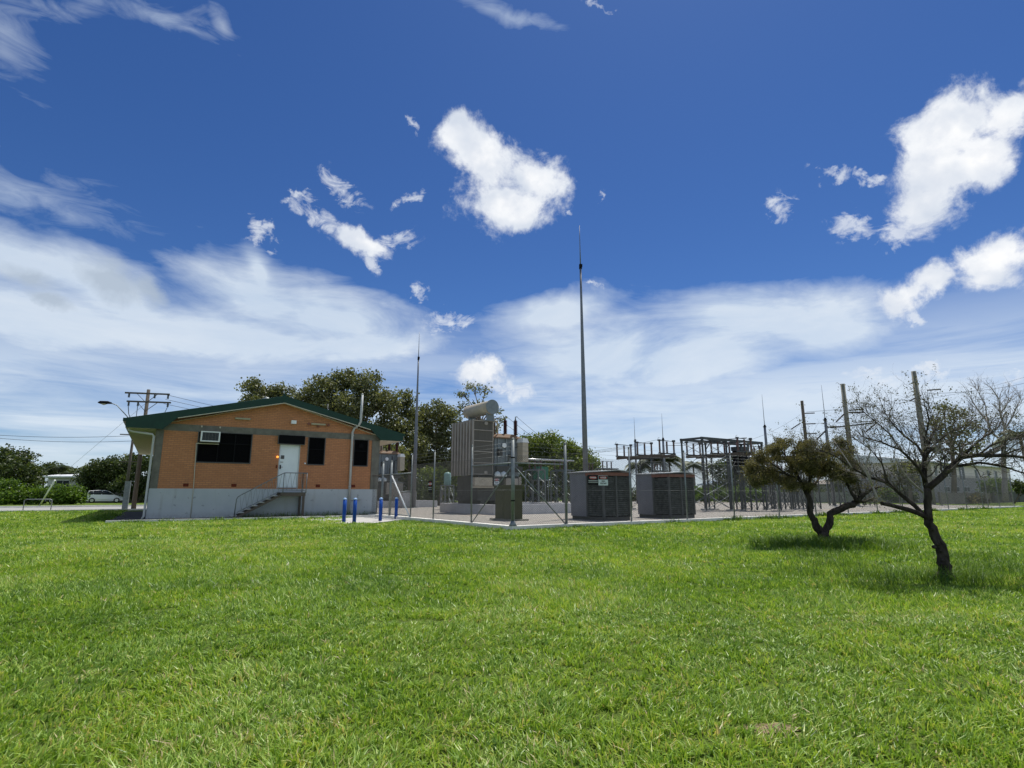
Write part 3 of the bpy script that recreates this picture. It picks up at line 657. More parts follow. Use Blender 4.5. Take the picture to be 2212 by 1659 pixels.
# ---------------------------------------------------------------- yard equipment
def box_thing(name, loc, rz, label, cat): return empty(name, loc, rz, label, cat)
def bund(s, t, w, d, label, g='concrete bund walls round the transformers'):
    b = MB(); h = .56; q = .32
    b.box(0, w, 0, q, 0, h); b.box(0, w, d-q, d, 0, h); b.box(0, q, q, d-q, 0, h); b.box(w-q, w, q, d-q, 0, h)
    o = b.build('bund_wall', M['bund'], None, yw(s, t), YA); tag(o, label, 'low wall', g)
    c = MB(); c.box(q, w-q, q, d-q, 0, .06); c.build('bund_floor', M['conc'], o)
    return o
bund(6.1, 10.8, 7.4, 6.5, 'low pale concrete wall around the base of the big near transformer')
bund(5.4, 28.6, 6.2, 6.5, 'low pale concrete wall around the farther transformer by the building corner')
def insulator(b, p, h, r=.085, n=10, sheds=None, axis=(0,0,1)):
    k = sheds or max(4, int(h/.07)); pr = []
    for i in range(k): z = h*i/k; pr += [(r*.62, z), (r, z+h/k*.35), (r*.62, z+h/k*.75)]
    pr.append((r*.6, h)); return b.lathe(p, pr, n, axis)
def transformer(loc, label):
    f = empty('power_transformer', loc, YA, label, 'transformer', 'power transformers in the yard')
    b = MB()
    for x in (.9, 2.0, 3.1): b.box(x, x+.35, 2.9, 5.7, .06, .75)
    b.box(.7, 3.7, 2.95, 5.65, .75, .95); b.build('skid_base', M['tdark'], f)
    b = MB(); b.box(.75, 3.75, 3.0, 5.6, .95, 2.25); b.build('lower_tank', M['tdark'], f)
    b = MB(); b.box(1.95, 3.75, 3.05, 5.55, 2.25, 4.62)
    for x in (2.15, 2.75, 3.4): b.box(x, x+.07, 2.97, 3.05, 2.25, 4.6)
    b.build('tank', M['tblue'], f)
    b = MB(); b.add([(1.85,2.9,4.66),(3.9,2.9,4.66),(3.9,5.7,4.66),(1.85,5.7,4.66),(2.3,3.1,4.9),(3.5,3.1,4.9),(3.5,5.5,4.9),(2.3,5.5,4.9)], [(0,3,2,1),(4,5,6,7),(0,1,5,4),(1,2,6,5),(2,3,7,6),(3,0,4,7)])
    b.box(1.82, 3.93, 2.87, 5.73, 4.60, 4.66); b.build('lid', M['lid'], f)
    for i in range(8):       # radiator panels one behind the other
        y = 2.9+i*.37; r = MB(); r.box(.34, 1.74, y, y+.12, 2.30, 5.62); r.box(.30, .36, y-.02, y+.16, 2.26, 5.66)
        if i == 0:
            r.box(1.70, 1.76, y-.02, y+.16, 2.26, 5.66)
            for z in (2.30, 2.98, 3.66, 4.32, 4.98, 5.56): r.box(.36, 1.70, y-.05, y-.012, z, z+.055)
        po = r.build('radiator_panel', M['tgrey'], f)
        if i == 0: k = MB(); k.box(.36, 1.70, y-.012, y-.001, 2.3, 5.6); k.build('dark_core', M['tcore'], po)
    b = MB(); b.tube([(1.2, 2.8, 5.45), (1.2, 5.8, 5.45)], .11, 10); b.tube([(1.2, 2.8, 2.42), (1.2, 5.8, 2.42)], .11, 10)
    b.tube([(1.2, 4.2, 5.45), (2.1, 4.2, 5.2), (2.4, 4.2, 4.7)], .09, 10); b.tube([(1.2, 4.2, 2.42), (2.1, 4.2, 2.42)], .09, 10)
    b.build('header_pipe', M['tgrey'], f)
    b = MB(); b.box(.3, 1.55, 2.62, 2.95, 1.62, 2.12); b.box(.2, 1.7, 2.7, 2.9, 1.50, 1.60); b.build('cable_box', M['ttan'], f)
    co = MB(); co.tube([(1.45, 2.55, 6.46), (1.45, 5.5, 6.46)], .43, 28); c0 = co.build('conservator_drum', M['ttan'], f)
    e = MB(); e.lathe((1.45, 2.50, 6.46), [(.46, 0), (.46, .05)], 28, (0, 1, 0)); e.build('end_plate', M['tblue'], c0)
    e = MB(); e.box(1.2, 1.7, 2.75, 2.85, 5.6, 6.2); e.box(1.2, 1.7, 5.0, 5.1, 5.6, 6.2); e.box(1.15, 1.75, 2.7, 5.2, 5.6, 5.68); e.build('support', M['tblue'], c0)
    for (x, y) in ((2.3, 3.7), (2.95, 3.35), (3.58, 3.1)):
        i = MB(); insulator(i, (x, y, 4.86), .95, .15, 14); bo = i.build('bushing', M['maroon'], f)
        k = MB(); k.lathe((x, y, 5.81), [(.07, 0), (.04, .1), (.03, .26)], 8); k.bar((x-.02, y, 6.05), (x+.14, y, 6.07), .05); k.build('terminal', M['tblue'], bo)
    b = MB(); b.tube([(1.85, 3.1, 4.4), (1.85, 3.1, 5.5), (1.95, 3.1, 5.68), (2.1, 3.1, 5.68), (2.2, 3.1, 5.5), (2.2, 3.1, 4.9)], .06, 8); b.box(2.0, 2.3, 3.6, 3.9, 4.9, 5.9); b.build('expansion_pipe', M['ttan'], f)
    # tap changer cabinet on the right with slanted white cover
    b = MB(); b.box(3.62, 4.05, 2.35, 2.95, 3.15, 4.35); b.box(3.6, 4.07, 2.33, 2.97, 3.72, 3.75); b.box(3.6, 4.07, 2.33, 2.97, 3.42, 3.45); cb = b.build('tap_changer_cabinet', M['ttan'], f)
    b = MB(); b.prism([(3.58, 4.35), (4.09, 4.35), (3.95, 4.62), (3.62, 4.62)], 2.31, 2.99); b.build('cover', M['white'], cb)
    b = MB(); b.lathe((2.6, 2.88, 4.15), [(.15, 0), (.15, .12)], 16, (0, 1, 0)); b.build('gauge', M['white'], f)
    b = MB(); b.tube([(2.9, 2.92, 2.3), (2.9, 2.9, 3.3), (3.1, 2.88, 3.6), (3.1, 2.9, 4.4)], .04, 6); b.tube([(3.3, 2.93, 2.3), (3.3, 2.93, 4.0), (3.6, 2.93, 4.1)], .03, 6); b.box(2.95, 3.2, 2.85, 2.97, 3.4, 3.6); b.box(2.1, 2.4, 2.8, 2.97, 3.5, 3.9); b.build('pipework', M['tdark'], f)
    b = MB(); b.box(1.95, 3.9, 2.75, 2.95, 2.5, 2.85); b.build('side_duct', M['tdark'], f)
    for x in (1.9, 2.35):
        b = MB(); b.lathe((x, 2.6, 2.2), [(.19, 0), (.2, .12), (.15, .24), (.04, .31)], 14); b.build('silica_dome', M['signwhite'], f)
    b = MB(); b.box(2.6, 3.5, 2.7, 2.98, 1.1, 2.1); b.box(3.75, 4.1, 3.2, 4.2, .9, 2.2); b.build('control_box', M['tgrey'], f)
    return f
T1 = transformer(yw(6.1, 10.8), 'large tan and grey transformer with drum on top, in the middle of the yard')
T2 = copy_tree(T1); T2.location = yw(5.4, 28.6); T2['label'] = 'transformer half hidden behind the right corner of the brick building'
danger_sign(yw(6.1+1.83, 10.8+2.58, 1.62), YA, .36, .48, 'white high voltage warning sign under the radiators of the near transformer')

danger_sign(yw(-.05, 6.16, 1.22), YA-R(90), .36, .5, 'narrow black warning sign on the left stretch of fence, left of a post', True)
def cabinet():
    f = empty('kiosk_cabinet', yw(3.25, 4.83), YA, 'olive green metal cabinet just behind the fence corner post', 'cabinet')
    MB().box(0, .55, 0, 1.36, .08, 1.46).build('body', M['olive'], f)
    MB().box(-.05, .6, -.05, 1.41, 1.46, 1.55).build('lid', M['olive'], f)
    b = MB(); b.box(-.012, 0, .05, .66, .16, 1.36); b.box(-.012, 0, .70, 1.31, .16, 1.36); b.build('door', M['olive'], f)
    b = MB(); b.box(-.15, .75, -.2, .1, 0, .08); b.box(-.15, .75, 1.2, 1.6, 0, .08); b.box(.02, .5, .1, 1.2, 0, .08); b.build('timber_base', M['woodgrey'], f)
cabinet()
def shed(s, t, wx, wy, label, g='louvred equipment sheds in the yard'):
    f = empty('equipment_shed', yw(s, t), YA, label, 'shed', g)
    H = 2.12
    MB().box(.04, wx-.04, .04, wy-.04, 0, .16).build('base', M['tdark'], f)
    b = MB(); b.box(0, .05, wy*.5, wy, .16, H); b.box(wx-.05, wx, .05, wy, .16, H); b.box(.05, wx-.05, wy-.05, wy, .16, H); b.build('sheet_wall', M['sheet'], f)
    b = MB()
    for (x, y) in ((0, 0), (0, wy*.5-.06), (wx*.46, 0), (wx-.07, 0)): b.box(x-.01, x+.08, y-.01, y+.08, .16, H-.1)
    b.build('frame_post', M['galv_dark'], f)
    b = MB(); b.box(.08, wx-.08, .10, .14, .16, H-.1); b.box(.10, .14, .08, wy*.5, .16, H-.1); b.build('dark_lining', M['black'], f)
    def louvres(x0, x1, face):
        b = MB(); n = 19
        for i in range(n):
            z = .22+i*(H-.42)/n; d = .06
            if face == 'f': b.add([(x0,.01,z),(x1,.01,z),(x1,d+.02,z+.065),(x0,d+.02,z+.065),(x0,.01,z+.008),(x1,.01,z+.008),(x1,d+.02,z+.073),(x0,d+.02,z+.073)], [(0,3,2,1),(4,5,6,7),(0,1,5,4),(1,2,6,5),(2,3,7,6),(3,0,4,7)])
            else: b.add([(.01,x0,z),(.01,x1,z),(d+.02,x1,z+.065),(d+.02,x0,z+.065),(.01,x0,z+.008),(.01,x1,z+.008),(d+.02,x1,z+.073),(d+.02,x0,z+.073)], [(0,1,2,3),(4,7,6,5),(0,4,5,1),(1,5,6,2),(2,6,7,3),(3,7,4,0)])
        return b
    louvres(.08, wx*.46-.01, 'f').build('louvre_panel', M['louvre'], f); louvres(wx*.46+.08, wx-.07, 'f').build('louvre_panel', M['louvre'], f)
    louvres(.08, wy*.5-.07, 's').build('louvre_panel', M['louvre'], f)
    b = MB(); b.box(-.04, wx+.04, -.05, -.01, H-.16, H-.02); b.box(-.05, -.01, -.05, wy*.5, H-.16, H-.02); b.build('fascia', M['rust'], f)
    b = MB(); n = 16
    for i in range(2):
        xa, xb = (-.12, wx/2) if i == 0 else (wx/2, wx+.12); za, zb = (H, H+.07) if i == 0 else (H+.07, H)
        b.add([(xa,-.16,za),(xb,-.16,zb),(xb,wy+.12,zb),(xa,wy+.12,za),(xa,-.16,za+.035),(xb,-.16,zb+.035),(xb,wy+.12,zb+.035),(xa,wy+.12,za+.035)], [(0,3,2,1),(4,5,6,7),(0,1,5,4),(1,2,6,5),(2,3,7,6),(3,0,4,7)])
    b.build('roof', M['shedroof'], f)
    return f
shed(6.56, 2.6, 1.67, 2.2, 'nearer louvred grey shed behind the two fence warning signs')
shed(10.69, 2.45, 1.85, 2.05, 'farther louvred grey shed with dark sheet side, right of the other one')

def lattice(b, x0, x1, y0, y1, z0, z1, tiers, w=.07, bw_=.045):
    P = [(x0,y0),(x1,y0),(x1,y1),(x0,y1)]
    for (x, y) in P: b.angle((x,y,z0), (x,y,z1), w)
    for k in range(4):
        a, c = P[k], P[(k+1) % 4]
        for i in range(tiers):
            za, zb = z0+(z1-z0)*i/tiers, z0+(z1-z0)*(i+1)/tiers
            b.bar((a[0],a[1],za), (c[0],c[1],zb), bw_, .008); b.bar((c[0],c[1],za), (a[0],a[1],zb), bw_, .008)
        b.bar((a[0],a[1],z1), (c[0],c[1],z1), w, w)
    return b
def feet(b, pts): 
    for (x, y) in pts: b.box(x-.22, x+.22, y-.22, y+.22, 0, .10)
    return b
def disconnector(loc, label, H=3.75, L=4.75, g='high disconnector stands'):
    f = empty('disconnector_stand', loc, YA, label, 'switch stand', g)
    lattice(MB(), .2, 1.3, 1.2, 3.4, .1, H, 3).build('lattice_tower', M['galv_dark'], f)
    feet(MB(), [(.2,1.2),(1.3,1.2),(1.3,3.4),(.2,3.4)]).build('footing', M['conc'], f)
    b = MB(); b.box(.12, .22, 0, L, H, H+.2); b.box(1.28, 1.38, 0, L, H, H+.2); b.build('main_beam', M['wood'], f)
    for y in (.25, L/2, L-.25):
        b = MB(); b.box(-.12, 1.62, y-.07, y+.07, H+.2, H+.28); cb = b.build('cross_beam', M['galv_dark'], f)
        for x in (-.02, .75, 1.5):
            i = MB(); insulator(i, (x, y, H+.28), .82, .085, 10, 11); i.build('insulator', M['brownins'], cb)
        b = MB(); b.bar((-.25, y, H+1.15), (.95, y, H+1.15), .05, .05); b.bar((.95, y, H+1.15), (1.6, y, H+1.12), .03, .03); b.box(-.1, .06, y-.07, y+.07, H+1.1, H+1.22); b.box(1.42, 1.6, y-.08, y+.08, H+1.1, H+1.24)
        b.tube([(-.2, y, H+1.17), (-.12, y, H+1.33), (0, y, H+1.36)], .012, 5); b.build('switch_blade', M['galv_dark'], cb)
    b = MB(); b.tube([(.2, 1.3, .1), (.2, 1.3, H)], .03, 6); b.tube([(1.3, 2.3, .8), (1.3, 2.3, H+.2)], .03, 6); b.build('drive_rod', M['galv'], f)
    return f
W1 = yw(0, 0); 
DS = disconnector(Vector((10.7, 39.6, 0)), 'disconnector stand with nine brown insulators rising behind the nearer louvred shed')
D2 = copy_tree(DS); D2.location = Vector((15.6, 37.9, 0)); D2['label'] = 'disconnector stand standing inside the open-topped steel gantry'
D3 = copy_tree(DS); D3.location = Vector((21.5, 41.0, 0)); D3['label'] = 'disconnector stand hidden mostly by the brown-leaved small tree'
def gantry(loc, label, L=6.9, D=1.7, H=4.75):
    f = empty('steel_gantry', loc, YA, label, 'gantry')
    cols = [(0, 0), (0, D), (2.6, 0), (2.6, D), (L, 0), (L, D)]
    for (x, y) in cols: b = MB(); b.angle((x,y,.1), (x,y,H), .085, .014); b.bar((x,y,H-.12), (x,y,H), .13); b.build('column', M['galv_dark'], f)
    feet(MB(), cols).build('footing', M['conc'], f)
    b = MB()
    for y in (0, D): b.box(-.1, L+.1, y-.06, y+.06, H, H+.16)
    for x in (0, 2.6, 4.8, L): b.box(x-.05, x+.05, .06, D-.06, H+.01, H+.15)
    b.build('top_beam', M['galv_dark'], f)
    b = MB()
    for (a, c) in (((0,0),(0,D)), ((2.6,0),(2.6,D)), ((0,0),(2.6,0)), ((0,D),(2.6,D)), ((L,0),(L,D))):
        for i in range(5):
            za, zb = .15+i*.9, .15+(i+1)*.9
            b.bar((a[0],a[1],za), (c[0],c[1],zb), .05, .01)
            if i % 2 == 0 or a[1] != c[1]: b.bar((c[0],c[1],za), (a[0],a[1],zb), .05, .01)
    b.build('bracing', M['galv'], f)
    for x in (3.3, 4.2, 5.1, 6.0):
        i = MB(); i.tube([(x, .25, 3.35), (x, .25, H)], .05, 8); insulator(i, (x, .25, 3.4), 1.0, .09, 10, 12); i.build('insulator', M['brownins'], f)
    for y in (0.0, D):
        for x in (2.6, L): b = MB(); b.bar((x, y, H-.5), (x+(.5 if x < 3 else -.5), y, H-.02), .05); b.build('knee_brace', M['galv_dark'], f)
    return f
gantry(Vector((12.75, 37.3, 0)), 'dark open-topped lattice steel gantry right of the sheds')
def stand(name, loc, label, w=.9, d=.9, H=2.3, n=3, mi='brownins', g='small lattice equipment stands across the gravel', cat='equipment stand', tiers=2, ih=.6, rz=YA):
    f = empty(name, loc, rz, label, cat, g)
    lattice(MB(), 0, w, 0, d, .1, H, tiers).build('lattice_frame', M['galv_dark'], f)
    b = MB(); b.box(-.15, w+.15, -.1, d+.1, H, H+.09); b.build('platform', M['galv'], f)
    for i in range(n):
        x = (i+.5)*w/n; k = MB(); insulator(k, (x, d/2, H+.09), ih, .08, 9, 8); k.build('insulator', M[mi], f)
    k = MB(); k.bar((0, d/2, H+.12+ih), (w, d/2, H+.12+ih), .04); k.build('connector', M['galv'], f)
    return f
S = [((-2.2+ .6, 44.5), 'lattice equipment stand left of the near transformer, beside the pole block', 1.0, .9, 1.9),
     ((-4.3, 50.0), 'lattice equipment stand in the gap between both transformers, far back', 1.2, .9, 2.0),
     ((1.9, 42.5), 'lattice stand right behind the right edge of the near transformer', .9, .9, 2.9),
     ((3.9, 43.5), 'lattice stand under the long silver busbars, first from the left', 1.0, .9, 2.9),
     ((6.2, 45.5), 'lattice stand under the silver busbars left of the nearer shed', 1.0, .9, 2.9),
     ((8.2, 50.0), 'low lattice stand showing just above the roof of the nearer shed', 1.6, .9, 3.3),
     ((13.4, 52.0), 'lattice stand far behind, seen between the two sheds', 1.2, .9, 3.2),
     ((16.2, 37.6), 'lattice stand at the left foot of the brown-leaved tree', 1.1, 1.1, 2.6),
     ((17.6, 37.2), 'second lattice stand under the crown of the brown-leaved tree', 1.2, 1.2, 2.6),
     ((18.9, 39.3), 'third lattice stand under the crown, with a dark control box height frame', 1.0, 1.0, 2.4),
     ((20.6, 38.9), 'lattice stand right behind the trunks of the brown-leaved tree', 1.0, 1.0, 2.8),
     ((25.0, 49.0), 'small distant lattice stand between the two foreground trees', .9, .9, 2.3),
     ((28.6, 49.5), 'small distant lattice stand below the thin lightning spike', .9, .9, 2.3),
     ((31.5, 50.0), 'rightmost distant lattice stand on the gravel', .9, .9, 2.3)]
for (p, lab, w, d, H) in S: stand('equipment_stand', (p[0], p[1], 0), lab, w, d, H)
def busbars():
    f = empty('busbar_run', yw(11.2, 17.2), YA, 'three long silver busbar pipes right of the near transformer', 'busbar')
    for i, y in enumerate((0, .7, 1.4)):
        o = MB().tube([(0, y, 3.62+.03*i), (6.2, y, 3.62+.03*i)], .05, 8).build('busbar_pipe', M['steelw'], f)
        for x in (.6, 3.0, 5.4):
            k = MB(); insulator(k, (x, y, 2.95), .62+.03*i, .08, 9, 8); k.build('insulator', M['brownins'], o)
    for x in (.6, 3.0, 5.4):
        b = MB(); lattice(b, x-.3, x+.3, -.1, 1.5, .1, 2.85, 3); b.box(x-.12, x+.12, -.2, 1.6, 2.86, 2.95); b.build('support_frame', M['galv'], f)
busbars()
def green_screen():
    f = empty('screened_equipment', Vector((2.0, 42.0, 0)), YA, 'green mesh screened box on a frame under the busbars', 'equipment')
    b = MB()
    for (x, y) in ((0,0),(.9,0),(.9,.7),(0,.7)): b.box(x-.03, x+.03, y-.03, y+.03, 0, 2.2)
    b.box(-.05, .95, -.05, .75, 2.12, 2.2); b.build('frame', M['galv'], f)
    b = MB(); b.box(0, .9, 0, .7, 2.2, 3.15); b.build('screen_box', M['greenscreen'], f)
green_screen()
def silo():
    f = empty('voltage_transformer', Vector((-4.9, 41.5, 0)), YA, 'pale green cylinder on a lattice stand left of the near transformer', 'instrument transformer')
    lattice(MB(), 0, .7, 0, .7, 0, 1.75, 2).build('lattice_frame', M['galv'], f)
    MB().lathe((.35, .35, 1.78), [(.26, 0), (.27, .05), (.27, .8), (.2, .9), (.05, .95)], 16).build('cylinder', M['cyan'], f)
silo()
def control_kiosk(loc, label, w=.7, d=.5, h=1.7, m='tdark'):
    f = empty('control_kiosk', loc, YA, label, 'cabinet')
    b = MB(); b.box(0, w, 0, d, .15, h); b.build('body', M[m], f)
    b = MB(); b.prism([(-.06, h), (w+.06, h), (w+.06, h+.04), (w*.5, h+.14), (-.06, h+.04)], -.06, d+.06); b.build('roof', M['galv'], f)
    b = MB(); b.box(.04, w-.04, -.015, 0, .22, h-.08); b.build('door', M[m], f); b = MB(); b.box(.08, .11, -.035, -.015, h*.45, h*.55); b.build('handle', M['galv'], f)
    b = MB(); b.box(-.05, w+.05, -.05, d+.05, 0, .15); b.build('base', M['conc'], f)
control_kiosk(Vector((-9.9, 47.0, 0)), 'grey control cabinet seen just right of the building corner', .9, .6, 2.0, 'tgrey')
control_kiosk(Vector((-8.9, 46.2, 0)), 'low grey cabinet at the foot of the left lightning mast', 1.2, .7, 1.25, 'bund')
f = empty('raised_control_box', Vector((16.2, 39.5, 0)), YA, 'tall black box raised on steel legs at the right end of the gantry', 'cabinet')
MB().box(0, .8, 0, .7, 2.5, 4.15).build('body', M['blackframe'], f); MB().box(-.05, .85, -.05, .75, 4.15, 4.45).build('roof_unit', M['galv_dark'], f)
for (x, y) in ((.03,.03),(.77,.03),(.77,.67),(.03,.67)): MB().box(x-.04, x+.04, y-.04, y+.04, 0, 2.5).build('leg', M['galv_dark'], f)

# ---------------------------------------------------------------- masts, poles and wires
def mast(x, y, hj, ht, r0, r1, label, g='lightning masts'):
    f = empty('lightning_mast', (x, y, 0), 0, label, 'mast', g)
    MB().lathe((0,0,0), [(r0, 0), (r0*.85, hj*.4), (r1*1.15, hj*.85), (r1, hj)], 14).build('pole', M['mast'], f)
    MB().tube([(0,0,hj+.1), (0,0,ht)], [.035, .012], 6).build('spike', M['mast'], f)
    b = MB(); b.box(-.07, .10, -.07, .07, hj, hj+.16); b.lathe((0,0,hj-.1), [(r1*1.5, 0), (r1*1.5, .1)], 10); b.build('coupling', M['blackframe'], f)
    b = MB(); b.lathe((0,0,0), [(r0*2.2, 0), (r0*2.2, .05)], 12); b.build('base_plate', M['galv'], f)
mast(3.80, 29.0, 13.50, 16.0, .15, .055, 'tallest dark lightning mast rising behind the nearer louvred shed')
mast(-8.05, 46.5, 12.55, 14.95, .17, .06, 'lightning mast with round knob right of the building roof', )
def spiked(x, y, hj, ht, r, label): mast(x, y, hj, ht, r, r*.7, label, 'thin lightning spikes on steel posts in the distance')
spiked(16.3, 60, 6.9, 9.7, .15, 'thin lightning spike at the right end of the first disconnector stand')
spiked(14.6, 66, 7.3, 10.1, .14, 'thin lightning spike behind the left end of the first disconnector stand')
spiked(27.4, 60, 8.3, 11.8, .17, 'lightning spike between the steel gantry and the brown-leaved tree')
spiked(31.2, 55, 8.4, 11.9, .17, 'lightning spike next to the thick grey pole behind the trees')
def wpole(x, y, h, r0, r1, label, m='woodgrey', arms=()):
    f = empty('power_pole', (x, y, 0), 0, label, 'power pole')
    MB().tube([(0,0,0),(0,0,h*.5),(0,0,h)], [r0, (r0+r1)/2, r1], 14).build('pole', M[m], f)
    for (z, L, ang, thick) in arms:
        d = Vector((math.cos(ang), math.sin(ang), 0)); b = MB(); b.bar(-d*L*.5+Vector((0,0,z)), d*L*.5+Vector((0,0,z)), thick, thick*1.2); b.build('crossarm', M['wood'], f)
    return f
wpole(33.35, 55, 12.0, .26, .20, 'thick grey round power pole right of the lightning spike')
pp = wpole(37.0, 70, 12.75, .23, .18, 'thin dark power pole behind the crown of the brown-leaved tree', 'wood')
wpole(44.4, 60, 14.4, .33, .24, 'tallest grey concrete pole behind the bare foreground tree')
def string_ins(b, p, d, L=1.1, r=.09): return insulator(b, p, L, r, 8, 9, d)
def strain(x, y, z, d, lab, L=1.5):
    d = Vector(d).normalized(); b = MB(); string_ins(b, (x, y, z), d, L)
    o = b.build('strain_insulator', M['darkwire'], None); tag(o, lab, 'insulator', 'strain insulators at the tall poles'); return o
for (px, py, Y, dx, dz, lab) in ((1742, 893, 70, 1, .03, 'top strain insulator on the right of the thin dark pole'), (1744, 916, 70, 1, .04, 'middle strain insulator right of the thin dark pole'),
    (1747, 937, 70, 1, .04, 'lowest strain insulator right of the thin dark pole'), (1729, 914, 70, -.8, -.5, 'strain insulator slanting left of the thin dark pole'),
    (1843, 886, 55, 1, .05, 'upper strain insulator right of the thick grey pole'), (1843, 891, 55, 1, 0, 'second strain insulator right of the thick grey pole'),
    (1828, 890, 55, -.75, -.66, 'strain insulator slanting down left of the thick grey pole'), (1795, 923, 55, 1, .05, 'strain insulator on the long crossbar left of the thick pole'),
    (1893, 914, 58, -.8, -.6, 'strain insulator hanging from the right end of the crossbar'), (1786, 928, 55, -.7, -.62, 'strain insulator slanting left of the lightning spike post'),
    (1990, 854, 60, -.9, -.4, 'strain insulator left of the tallest concrete pole'), (2012, 843, 60, 1, .08, 'strain insulator right of the tallest concrete pole')):
    p = at(px, py, Y); strain(p.x-(.45 if dx == 1 else 0), p.y, p.z, (dx, 0, dz), lab)
b = MB(); b.bar(at(1795, 924, 55), at(1893, 913, 56.5), .14, .12); tag(b.build('crossbar', M['darkwire']), 'long dark crossbar joining the lightning post and the thick grey pole', 'crossbar')
def wire(p, q, sag, label, r=.012, g=None, m='darkwire', n=14):
    p, q = Vector(p), Vector(q); pts = [p.lerp(q, i/n)-Vector((0,0,4*sag*(i/n)*(1-i/n))) for i in range(n+1)]
    o = MB().tube(pts, r, 4, False).build('overhead_wire', M[m]); return tag(o, label, 'wire', g)
G1 = 'overhead wires above the yard'
t1 = [yw(6.1+a+.1, 10.8+c, 6.07) for a, c in ((2.3, 3.7), (2.95, 3.35), (3.58, 3.1))]
for i, w in enumerate(('left', 'middle', 'right')): wire(t1[i], yw(17.3, 17.2+.7*(2-i), 3.7), .12, 'wire sloping down right from the '+w+' maroon bushing of the near transformer', .013, G1)
for i, (z, yy) in enumerate(((4.95, 39.8), (4.95, 42.0), (4.95, 44.1))):
    wire((12.3, yy+.6, z), (16.2, 38.3+i*2.1, z), .05, ['front', 'middle', 'rear'][i]+' of the wires joining the disconnector stand to the gantry', .018, G1)
    wire((3.6, 46+i*1.5, 4.3), (10.4, yy+.2, z), .15, ['front', 'middle', 'rear'][i]+' of the wires leading left from the first disconnector stand', .01, G1)
    wire((13, 52+i, 3.1+.2*i), (30, 58+i, 3.9+.2*i), .2, ['lowest', 'middle', 'upper'][i]+' of the thin wires passing low above the farther shed', .012, G1)
wire(at(1742, 890, 70), at(2212, 815, 110), 1.0, 'long wire from the thin dark pole out to the right edge', .02, G1)
wire(at(1744, 915, 70), at(2212, 862, 110), 1.0, 'second long wire from the thin dark pole to the right edge', .02, G1)
wire(at(2008, 850, 60), at(2212, 828, 75), .3, 'wire from the top of the tallest concrete pole to the right edge', .02, G1)
wire(at(1990, 812, 60), at(1880, 960, 50), .1, 'wire dropping left from the tallest concrete pole', .012, G1)
wire(at(1728, 896, 70), at(1560, 965, 60), .6, 'thin wire falling left from the top of the dark pole to the gantry', .012, G1)
wire(at(1728, 918, 70), at(1610, 975, 60), .5, 'thin wire falling left from the middle of the dark pole', .012, G1)
wire(at(1828, 892, 55), at(1720, 965, 50), .3, 'thin wire falling left from the thick grey pole', .012, G1)
wire(at(1843, 888, 55), at(2212, 900, 60), .5, 'wire running right from the thick grey pole behind the bare tree', .014, G1)

def street_pole():
    x, y = -29.0, 43.6
    f = empty('street_light_pole', (x, y, 0), R(14), 'timber power pole with double crossarms and street light left of the roof', 'power pole')
    MB().tube([(0,0,0),(0,0,9.3)], [.17, .12], 12).build('pole', M['wood'], f)
    for (z, x0, x1) in ((8.95, -1.55, 1.6), (8.28, -1.35, 1.75), (6.95, -.9, .3)):
        b = MB(); b.box(x0, x1, -.24, -.14, z-.06, z+.06)
        if x1-x0 > 2: b.bar((x0*.45, -.19, z-.05), (0, -.17, z-.75), .05, .03); b.bar((x1*.45, -.19, z-.05), (0, -.17, z-.75), .05, .03)
        a = b.build('crossarm', M['wood'], f)
        for xx in ((-1.25, .55, 1.5) if z > 8.5 else (-1.2, -.55, 1.55) if z > 8 else ()):
            i = MB(); insulator(i, (xx, -.19, z-.36), .3, .09, 8, 3); i.build('insulator', M['galv_dark'], a)
    b = MB(); b.tube([(-1.2,-.2,7.9),(-1.1,-.2,7.3),(-.8,-.2,6.6),(-.5,-.2,6.2)], .03, 5, False); b.tube([(1.55,-.2,7.9),(1.4,-.2,7.45),(.9,-.2,7.3),(.2,-.2,6.95)], .025, 5, False); b.tube([(-.55,-.2,7.9),(-.55,-.2,6.2)], .025, 5, False); b.build('jumper_cable', M['galv_dark'], f)
    b = MB(); b.tube([(-.1, -.1, 5.9), (-1.9, -.4, 7.9), (-2.15, -.45, 8.0), (-2.3, -.5, 8.02)], .035, 8); lo = b.build('lamp_arm', M['galv'], f)
    b = MB(); b.tube([(-2.25,-.5,8.04),(-2.5,-.5,8.08),(-3.0,-.55,8.07),(-3.15,-.56,8.05)], [.06, .12, .12, .04], 10); b.build('lamp_head', M['blackframe'], lo)
    b = MB(); b.tube([(-2.55,-.5,8.0),(-2.75,-.52,7.95),(-2.95,-.54,8.0)], [.05, .09, .05], 8); b.build('lamp_lens', M['lampglass'], lo)
street_pole()
MBp = MB(); MBp.box(-.16, .16, -.05, .05, 0, 2.05); MBp.box(.16, .20, -.09, .09, 0, 2.1)
o = MBp.build('marker_post', M['sheet'], None, (-28.2, 41.4, 0), R(20)); o.data.materials[0] = M['galv']; tag(o, 'flat grey steel marker standing at the foot of the street light pole', 'post')
f = wpole(-42.3, 62, 7.8, .17, .12, 'thin dark power pole farther down the street', 'wood', ((7.6, 2.6, .3, .09), (4.6, 1.9, .3, .09)))
b = MB(); b.tube([(-47.5, 57.2, 0), (-45.0, 55.5, 2.45)], .075, 8); g0 = b.build('guy_guard', M['guard']); tag(g0, 'bright slanting guy wire guard rising from the hedge side of the road', 'guy wire')
wire((-45.0, 55.5, 2.45), (-29.1, 43.6, 8.2), 0, 'slanting guy wire up to the pole with the street light', .012, 'street wires on the left', 'wire')
G2 = 'street wires on the left'
wire(at(-60, 936, 60), (-42.3, 62, 7.5), .3, 'upper long street wire left of the far pole', .02, G2)
